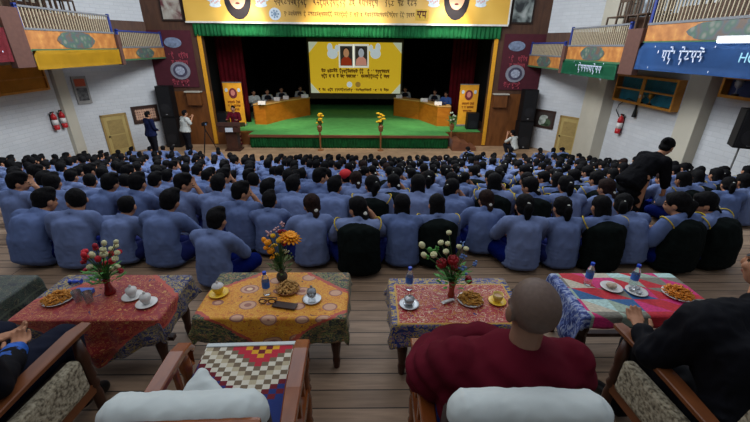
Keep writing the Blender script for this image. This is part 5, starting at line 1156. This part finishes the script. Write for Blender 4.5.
# first row, read from the photograph: px, py of the rear contact, list, variant, turn, scale, label
ROW1=[(27,271,BOYS,2,-10,1.030,'person with short hair in wide blue shirt, beside the dark green tablecloth'),
(77,273,BOYS,4,5,1.012,'person in blue shirt with turned head, straight behind the fried snack sticks'),
(117,269,BOYS,1,-6,0.920,'person in blue shirt with cropped hair bowed, directly behind the rose bouquet'),
(160,272,BOYS,5,-8,1.012,'person in blue shirt with tilted head, seated beyond the two white teacups'),
(211,291,BOYS,0,-12,0.938,'person in blue shirt seated closest to the yellow cloth, navy knee out'),
(242,255,BOYS,3,0,0.948,'person in blue shirt with hand to face, just behind the navy-kneed front sitter'),
(271,258,BOYS,0,4,0.874,'slim person with short hair in blue shirt, straight behind the orange flowers'),
(313,271,GIRLS,1,8,0.966,'person with low ponytail in blue shirt, beyond the yellow cloth beside a dark-vested sitter'),
(359,279,VEST,2,0,0.994,'person in dark vest with low ponytail, seated at the gap between yellow and red-cream tables'),
(402,271,GIRLS,2,-2,0.966,'person with long black hair over blue shirt, behind the water bottle of the red-cream table'),
(437,270,VEST,0,0,0.938,'person in dark vest with long hair, directly behind the dark red, white and blue bouquet'),
(480,258,GIRLS,1,-10,0.920,'person with brown low ponytail in blue shirt, one step farther back beyond the blue flowers'),
(522,275,GIRLS,0,-4,0.994,'person with high ponytail and white tie in blue shirt, straight beyond the shaved head'),
(563,273,GIRLS,0,3,0.948,'person with high ponytail in blue shirt, straight beyond the blue floral cloth end'),
(602,275,VEST,0,0,0.966,'person with long hair in dark vest, between the two water bottles of the patchwork table'),
(635,269,GIRLS,3,12,0.975,'person with ponytail and hand to face in blue shirt, beyond the silver foil cups'),
(682,275,VEST,1,14,1.030,'person in dark vest with yellow armhole trim, straight beyond the orange fried chips'),
(722,272,VEST,2,24,1.030,'person in dark vest with yellow trim and hand to face, farthest along the first row')]
taken=[]
for i,(px,py,lst,v,rz,sc_,lab) in enumerate(ROW1):
    p=az(px,py,0); put(lst,v,p.x,p.y,0,R(rz),sc_,lab); taken.append((p.x,p.y))
# following rows
SPECIAL_RED=(349,172)
rr=random.Random(42); seats=[]
def fz(y):
    k=max(0,int(math.floor((y-FRONT)/TP))+1) if y>FRONT else 0
    return -TD*k if k<=NT_ else SF
woman=Vector((3.95,4.95,0)); sx_red=ay(349,176,5.45).x
for k in range(1,16):
    y0=3.08+TP*k; zf=fz(y0+.12); pitch=.46 if k<4 else (.5 if k<9 else .54)
    xs=[]; n0=-int(11/pitch)
    for i in range(n0,int(10/pitch)+1):
        x=i*pitch+(pitch/2 if k%2 else 0)-.15+rr.uniform(-.06,.06); y=y0+rr.uniform(-.07,.07)
        wl=XL+.75 if y<13.4 else XL+1.4+ (y-14)*.9; wr=XR-.75 if y<13.3 else XR-1.3-(y-14)*.7
        if x<wl or x>wr: continue
        if k>=14 and -5.3<x<3.6: continue
        if k==15 and rr.random()<.35: continue
        px,py=pr((x,y+.2,zf+.62))
        if px<-6 or px>757: continue
        if abs(x-woman.x+.1)<.5 and -1.5<y+.15-woman.y<.35: continue
        if math.hypot(x-8.02,y+.15-7.75)<.62 or math.hypot(x-sx_red,y-5.2)<.4: continue
        xs.append((x,y,zf,k,px,py))
    seats+=xs
total=len(seats); print('SEATS',total+len(ROW1))
split=-.4   # boys on one side of the hall, girls on the other
crowd=MB().bm; crowd_mats=[]; ncrowd=0
MAXI=300-len(ROW1)-14
byrow={}
for s in seats: byrow.setdefault(s[3],[]).append(s)
order=0; extra=[]
# seats that become part of the uncounted far mass: the very last rows' surplus
surplus=max(0,total-MAXI); pool=[s for s in seats if s[3]>=9]; rr.shuffle(pool); pool.sort(key=lambda s:-s[3]); sset=set(id(s) for s in pool[:surplus])
for k,row in sorted(byrow.items()):
    row.sort(key=lambda s:s[0]); B=[s for s in row if s[0]<split]; G=[s for s in row if s[0]>=split][::-1]
    for side,lst_ in ((0,B),(1,G)):
        for idx,s in enumerate(lst_):
            x,y,z,_,px,py=s; r=rr.random(); u=rr.random(); inv=rr.random()
            if side==0: L,v=BOYS,rr.choice([0,0,1,2,2,3,4,5])
            elif u<.52: L,v=VEST,rr.choice([0,1,2])
            else: L,v=GIRLS,rr.choice([0,0,1,2,2,3])
            rz=R(rr.uniform(-16,16))+(-.0 if abs(x)<3 else -x*.02); sc_=rr.uniform(.94,1.06) if k>1 else rr.uniform(1.,1.08)
            if id(s) in sset: extra.append((L,v,x,y,z,rz,sc_)); continue
            w='yellow-banner wall' if side==0 else 'blue-banner wall'; cl='dark vest' if L is VEST else 'blue shirt'; pose={('B',1):'bowed',('B',2):'hunched',('B',3):'hand to face',('B',4):'head turned',('B',5):'head tilted'}.get(('B' if side==0 else 'G',v),'')
            lab=f"{L[v][0]} person in {cl}, {ORD[k]} row from the tables, {ORD[min(idx,26)]} from the {w}"
            put(L,v,x,y,z,rz,sc_,lab,parts=(k<=5))
if extra:
    bm=bmesh.new(); mats=[]; mi={}
    for (L,v,x,y,z,rz,sc_) in extra:
        me=far(L,v); dec=MC.get(('dec',id(me)))
        if dec is None:
            o=bpy.data.objects.new('tmp',me.copy()); COL.objects.link(o); q=o.modifiers.new('d','DECIMATE'); q.ratio=.18; dg=bpy.context.evaluated_depsgraph_get(); dec=bpy.data.meshes.new_from_object(o.evaluated_get(dg)); bpy.data.objects.remove(o); MC[('dec',id(me))]=dec
        nf=len(bm.faces); nv=len(bm.verts); bm.from_mesh(dec); bm.verts.ensure_lookup_table(); bm.faces.ensure_lookup_table(); M=Matrix.Translation((x,y,z))@Matrix.Rotation(rz,4,'Z')@Matrix.Scale(sc_,4)
        bmesh.ops.transform(bm,matrix=M,verts=bm.verts[nv:])
        for m in dec.materials:
            if m.name not in mi: mi[m.name]=len(mats); mats.append(m)
        for f in bm.faces[nf:]: f.material_index=mi[dec.materials[f.material_index].name]
    o=link('seated_crowd',mesh_from(bm,'seated_crowd',mats,True)); tag(o,'dense dark-haired crowd in the farthest rows just before the stage','crowd',GRP,'stuff')
print('extra',len(extra))
# red-capped person leaning sideways in the middle of the boys
p=ay(349,183,5.55); 
capm=mat('red_cap',(186,28,34),rough=.7)
J=seat_pose(.05,.0,.0,1); f_=figure(J,shirtM,navyM,hair='crop',seed=31,vox=V2,hyaw=.4)
p=ay(349,176,5.45); x,y=p.x,5.2; r=place(f_,(x,y,p.z-.7),R(10),'person in blue shirt wearing a bright red cap in the middle of the seated rows',GRP,1.08)
mb=MB(); hc=Vector(J['head']); mb.ball(hc+Vector((0,-.01,.055)),(.092,.104,.075),sub=3); mb.ball(hc+Vector((.03,.09,.05)),(.06,.06,.012),sub=2); me=remesh(mb.bm,.008,2); me.materials.append(capm); link('cap',me,r)
# ============================================================ STANDING AND STAGE PEOPLE
def stand(s=1.,arms=None,lean=0.,**k):
    j=dict(pelvis=(0,0,.94),waist=(0,.01+lean*.3,1.08),chest=(0,.02+lean*.7,1.26),neck=(0,.02+lean,1.42),head=(0,.05+lean*1.2,1.56),sh=[(.18,.01+lean*.9,1.37),(-.18,.01+lean*.9,1.37)],
      el=[(.24,.03+lean*.8,1.1),(-.24,.03+lean*.8,1.1)],wr=[(.22,.16+lean,.88),(-.22,.16+lean,.88)],hip=(.09,0,.9),kn=(.1,.02,.5),an=(.1,0,.09),toe=(.12,.16,.04))
    if arms: j.update(arms)
    j.update(k); return j
whiteS=mat('white_shirt',(178,180,174),rough=.85,bump=.1); navyS=mat('navy_suit',(22,28,58),rough=.9,var=.2,spec=.1); greyS=mat('grey_shirt',(150,152,150),rough=.9); darkT=mat('dark_trousers',(24,24,30),rough=.9,spec=.1); blkC=mat('black_cloth',(14,14,17),rough=.95,var=.3,spec=.08); shoeM=mat('black_shoe_leather',(16,14,14),rough=.35); marR=mat('maroon_robe',(86,16,31),rough=.92,var=.14,scale=6,bump=.25,spec=.1); brnR=mat('brown_robe',(70,40,34),rough=.9)
p=Vector((-8.45,14.9,0))
zz=SF
place(figure(stand(arms=dict(wr=[(.12,.2,1.0),(-.12,.2,1.0)])),navyS,darkT,hair='short',seed=40,vox=.014,hyaw=-.2,sleeve=1.9,shoes=shoeM,coat=.1,girth=1.3),(-8.72,14.95,SF),R(-30),'standing person in navy jacket facing the stage, in front of the framed group photograph',None,1.1)
place(figure(stand(arms=dict(el=[(.26,.12,1.2),(-.26,.12,1.2)],wr=[(.1,.3,1.38),(-.1,.3,1.38)]),lean=.05),whiteS,darkT,hair='short',seed=41,vox=.014,sleeve=.9,shoes=shoeM,girth=1.35,loose=.04),(-7.6,15.5,SF),R(-40),'standing person in white shirt beside the black loudspeakers, looking at the tripod camera',None,1.08)
# tripod with camera
t=empty('camera_tripod',(-6.8,15.55,SF)); tag(t,'black camera tripod between the white-shirted person and the podium','tripod')
for k in range(3): MB().cyl((0,0,1.05),(.4*math.cos(k*2.1+.4),.4*math.sin(k*2.1+.4),0),.02,.014).build('leg',spkB,t)
MB().cyl((0,0,.95),(0,0,1.2),.022).build('column',spkB,t)
t=empty('video_camera',(-6.8,15.55,SF+1.2)); tag(t,'small black video camera mounted on the tripod near the podium','camera'); Box((-.06,-.14,0),(.06,.14,.13),.015).build('camera_body',spkB,t); MB().cyl((0,.14,.07),(0,.24,.07),.045,.055).build('lens',spkB,t); Box((.06,-.06,.02),(.075,.05,.1)).build('screen',mat('camera_screen',(90,110,140)),t)
place(figure(stand(arms=dict(el=[(.26,.12,1.14),(-.26,.12,1.14)],wr=[(.2,.34,1.16),(-.2,.34,1.16)])),marR,marR,hair='crop',seed=42,vox=.014,sleeve=1.8,skirt=(0,.0,.12),shoes=shoeM,shirtname='robe',pantname='robe_skirt'),(-5.95,SY-.4,SF),R(180),'standing person in maroon robe speaking behind the dark podium',None,1.1)
# woman in black bending among the seated rows
J=dict(pelvis=(0,-.12,.72),waist=(0,.0,.84),chest=(0,.13,.98),neck=(0,.26,1.09),head=(0,.36,1.2),sh=[(.17,.2,1.04),(-.17,.2,1.04)],el=[(.22,.22,.8),(-.22,.22,.8)],wr=[(.2,.3,.58),(-.16,.3,.58)],hip=(.09,-.02,.82),kn=(.1,.0,.46),an=(.1,-.02,.08),toe=(.11,.12,.04))
place(figure(J,blkC,blkC,hair='bun',seed=43,vox=.013,sleeve=1.45,skirt=(0,-.02,.1),coat=.0,hpitch=-.5,hyaw=.15,shoes=shoeM,girth=1.0,loose=.045),(3.8,4.9,fz(5.0)+.02),R(-75),'person in loose black clothes standing bent over among the seated rows, hair tied up',None)
# photographer by the stage steps, crouching
J=dict(pelvis=(0,0,.42),waist=(0,.04,.55),chest=(0,.12,.72),neck=(0,.17,.86),head=(0,.24,1.0),sh=[(.18,.15,.82),(-.18,.15,.82)],el=[(.26,.28,.66),(-.26,.28,.66)],wr=[(.1,.4,.92),(-.1,.4,.92)],hip=(.1,.02,.4),kn=(.16,.4,.5),an=(.14,.22,.1),toe=(.15,.36,.05))
place(figure(J,whiteS,darkT,hair='short',seed=44,vox=.014,sleeve=1.,shoes=shoeM,hyaw=.2),(6.15,15.2,SF),R(30),'crouching person in white shirt with arms raised, beside the black floor speakers and door side')
# panel behind the desks
def sitter(x,y,rz,top,label,bottom=darkT,hair='short',seed=50,sleeve=1.9,hairm=None,vest=None,skin=None):
    J=dict(pelvis=(0,0,.52),waist=(0,.02,.68),chest=(0,.05,.86),neck=(0,.06,1.02),head=(0,.1,1.16),sh=[(.18,.05,.96),(-.18,.05,.96)],el=[(.25,.16,.76),(-.25,.16,.76)],wr=[(.12,.36,.8),(-.12,.36,.8)],hip=(.1,.05,.5),kn=(.13,.42,.5),an=(.13,.44,.1),toe=(.13,.58,.05))
    r=place(figure(J,top,bottom,hair=hair,seed=seed,vox=.014,sleeve=sleeve,hairm=hairm,vest=vest,shoes=shoeM,skin=skin),(x,y,ST),rz,label,'panel members behind the stage desks',1.2)
    t=empty('office_chair',(x,y,ST),rz); tag(t,'dark chair of the '+' '.join(label.replace(',','').split()[1:12]),'chair','chairs behind the stage desks'); Box((-.22,-.2,.4),(.22,.22,.45),.01).build('seat',spkB,t); Box((-.2,-.24,.5),(.2,-.19,.9),.01).build('backrest',spkB,t)
    for a in(-.19,.19):
        for b in(-.18,.19): MB().cyl((a,b,0),(a,b,.4),.015).build('leg',lm,t)
sitter(-6.15,20.65,R(180+30),whiteS,'seated person in white shirt at the near end of the podium-side desk',seed=51)
sitter(-5.55,21.1,R(180+30),greyS,'seated person in grey shirt and dark vest, second at the podium-side desk',seed=52,vest=darkT)
sitter(-5.0,22.15,R(180+25),greyS,'seated person with bare head and dark vest, third at the podium-side desk',seed=53,vest=darkT,hair='crop')
sitter(-4.05,22.95,R(180+15),greyS,'seated person in dark vest alone near the screen at the podium-side desk',seed=54,vest=darkT)
sitter(2.2,22.95,R(180-15),greyS,'seated person in grey shirt near the screen at the plant-side desk',seed=55,vest=darkT,hair='low')
sitter(3.75,21.6,R(180-25),greyS,'seated person in grey shirt and dark vest, middle of the plant-side desk',seed=56,vest=darkT)
sitter(4.2,20.65,R(180-30),mat('blue_jacket',(60,90,150)),'seated long-haired person in blue jacket at the near end of the plant-side desk',seed=57,hair='long')
# ============================================================ THE THREE PEOPLE IN THE ARMCHAIRS
# maroon-robed person
J=dict(pelvis=(0,.1,.54),waist=(0,.08,.68),chest=(0,.09,.83),neck=(.015,.08,.97),head=(.03,.1,1.115),sh=[(.2,.09,.85),(-.2,.1,.85)],el=[(.26,.17,.68),(-.26,.2,.66)],wr=[(.1,.4,.62),(-.1,.42,.6)],hip=(.11,.16,.52),kn=(.17,.5,.52),an=(.14,.5,.1),toe=(.15,.66,.05))
mk_=figure(J,marR,marR,bald=True,vox=.011,hs=1.06,girth=1.1,sleeve=1.6,shirtname='robe',pantname='robe_skirt',skirt=(0,.42,.3),skin=skinD,handvox=.007,shoes=shoeM,loose=.04)
# heavy shawl with diagonal folds
mb=MB(); loft(mb,[((0,.1,.56),(.26,.17,.1)),((0,.09,.74),(.285,.165,.1)),((0,.09,.865),(.27,.15,.075)),((0.01,.085,.925),(.17,.115,.05)),((.015,.085,.955),(.085,.085,.04))],6)
chain(mb,[((-.2,.1,.86),.1),((-.29,.2,.7),.1),((-.2,.42,.62),.095),((.0,.52,.58),.09),((.12,.5,.56),.09)]); chain(mb,[((.2,.1,.86),.1),((.27,.16,.7),.1),((.2,.4,.6),.09)])
def shawl(co,no):
    s=math.sin((co.x*.85+co.z*1.25)*46+2.5*noise.noise(co*5)); return .0085*s*max(0.,min(1,(1.02-co.z)*6))+.006*noise.noise(co*9)
me=remesh(mb.bm,.009,4,shawl); me.materials.append(marR); mk_=[q for q in mk_ if q[0]!='robe']+[('shawl',me)]
place(mk_,(.535,.915,0),0.,'shaven-headed person in maroon robes seated in an armchair, seen from behind')
# skin with short stubble on the scalp: darker crown
stub=mat('scalp_stubble',(92,66,52),rough=.6,var=.12,scale=60)
# black-suited person
suitM=mat('black_suit',(9,10,17),rough=.8,var=.2,scale=6,bump=.15,spec=.15)
J=dict(pelvis=(0,.0,.53),waist=(0,.06,.68),chest=(-.02,.14,.84),neck=(.07,.24,.96),head=(.2,.33,1.07),sh=[(.27,.22,.9),(-.21,.19,.9)],el=[(.33,.3,.66),(-.3,.26,.67)],wr=[(.1,.4,.6),(-.265,.375,.69)],hip=(.11,.06,.52),kn=(.17,.46,.52),an=(.15,.46,.1),toe=(.16,.62,.05))
place(figure(J,suitM,suitM,hair='short',seed=61,vox=.012,hs=1.1,girth=1.45,sleeve=1.85,skin=skinM,handvox=.006,shoes=shoeM,loose=.045,coat=.05,hyaw=.3,shirtname='jacket',hvox=.009,handcurl=.35,foldamp=.012),(1.6,1.0,0),R(4),'person in black suit leaning forward in the flat-armed armchair by the patchwork table')
# person in navy with patterned blue cuff, mostly beyond the picture edge
cuff=mat('blue_patterned_cuff',(28,84,170),rough=.6,var=.5,scale=40)
J=dict(pelvis=(0,0,.53),waist=(0,.04,.68),chest=(0,.05,.84),neck=(0,.07,1.0),head=(0,.1,1.15),sh=[(.22,.06,.92),(-.22,.06,.92)],el=[(.29,.05,.7),(-.29,.16,.66)],wr=[(.13,.29,.64),(-.06,.36,.63)],hip=(.11,.08,.53),kn=(.17,.48,.54),an=(.13,.46,.12),toe=(.14,.6,.05))
fg=figure(J,suitM,mat('navy_suit_trousers',(20,24,40),rough=.85,var=.2,spec=.12),hair='short',seed=62,vox=.012,hs=1.08,girth=1.2,sleeve=1.78,handvox=.0055,shoes=shoeM,loose=.035,coat=.03,shirtname='jacket',handcurl=.7)
mb=MB(); a,b=Vector(J['el'][0]),Vector(J['wr'][0]); chain(mb,[(a.lerp(b,.55),.056),(a.lerp(b,.95),.046)]); me=remesh(mb.bm,.009,2,fold(.004,20.,3)); me.materials.append(cuff); fg.append(('cuff',me))
place(fg,(-1.76,1.03,0),R(-3),'person in dark navy suit with blue patterned cuff and clasped hands at the picture edge')
# ============================================================ LIGHT
W=bpy.data.worlds.new('World'); S.world=W; W.use_nodes=True; W.node_tree.nodes['Background'].inputs[0].default_value=(.72,.82,1,1); W.node_tree.nodes['Background'].inputs[1].default_value=.42
def area(name,loc,rot,sx,sy,e,c=(1,1,1)):
    l=bpy.data.lights.new(name,'AREA'); l.shape='RECTANGLE'; l.size=sx; l.size_y=sy; l.energy=e; l.color=c; o=bpy.data.objects.new(name,l); COL.objects.link(o); o.location=loc; o.rotation_euler=rot; return o
area('ceiling_light',(-1,9.5,5.3),(0,0,0),12,9,450,(.86,.93,1)); area('ceiling_light',(-1,2.,4.6),(0,0,0),6,2.5,50,(1,.96,.9))
area('wall_fill',(-3.4,11,4.3),(0,R(62),0),1.5,8,600,(.9,.95,1)); area('wall_fill',(1.6,11,4.3),(0,R(-62),0),1.5,8,600,(.9,.95,1))  # unseen fill lamps hung over the crowd, added to brighten the side walls
def spot(loc,tgt,e,ang,c=(1,.93,.8),blend=.6,name='stage_spot'):
    l=bpy.data.lights.new(name,'SPOT'); l.energy=e; l.spot_size=R(ang); l.spot_blend=blend; l.color=c; l.shadow_soft_size=.12; o=bpy.data.objects.new(name,l); COL.objects.link(o); o.location=loc; o.rotation_euler=(Vector(tgt)-Vector(loc)).to_track_quat('-Z','Y').to_euler()
spot((-1,14.5,4.9),(-1,20.3,ST),1300,70); spot((-5,15,4.8),(-5.0,20,ST+.5),1000,40); spot((3.4,15,4.8),(3.2,20,ST+.5),1000,40)
for x,e in((-5.2,120),(.2,90),(3.4,120)): spot((x,14.8,3.4),(x,SY,3.3),e,60)
S.view_settings.view_transform='Standard'; S.view_settings.look='None'; S.view_settings.gamma=1.; S.view_settings.exposure=0.
S.cycles.use_denoising=True if hasattr(S,'cycles') else None
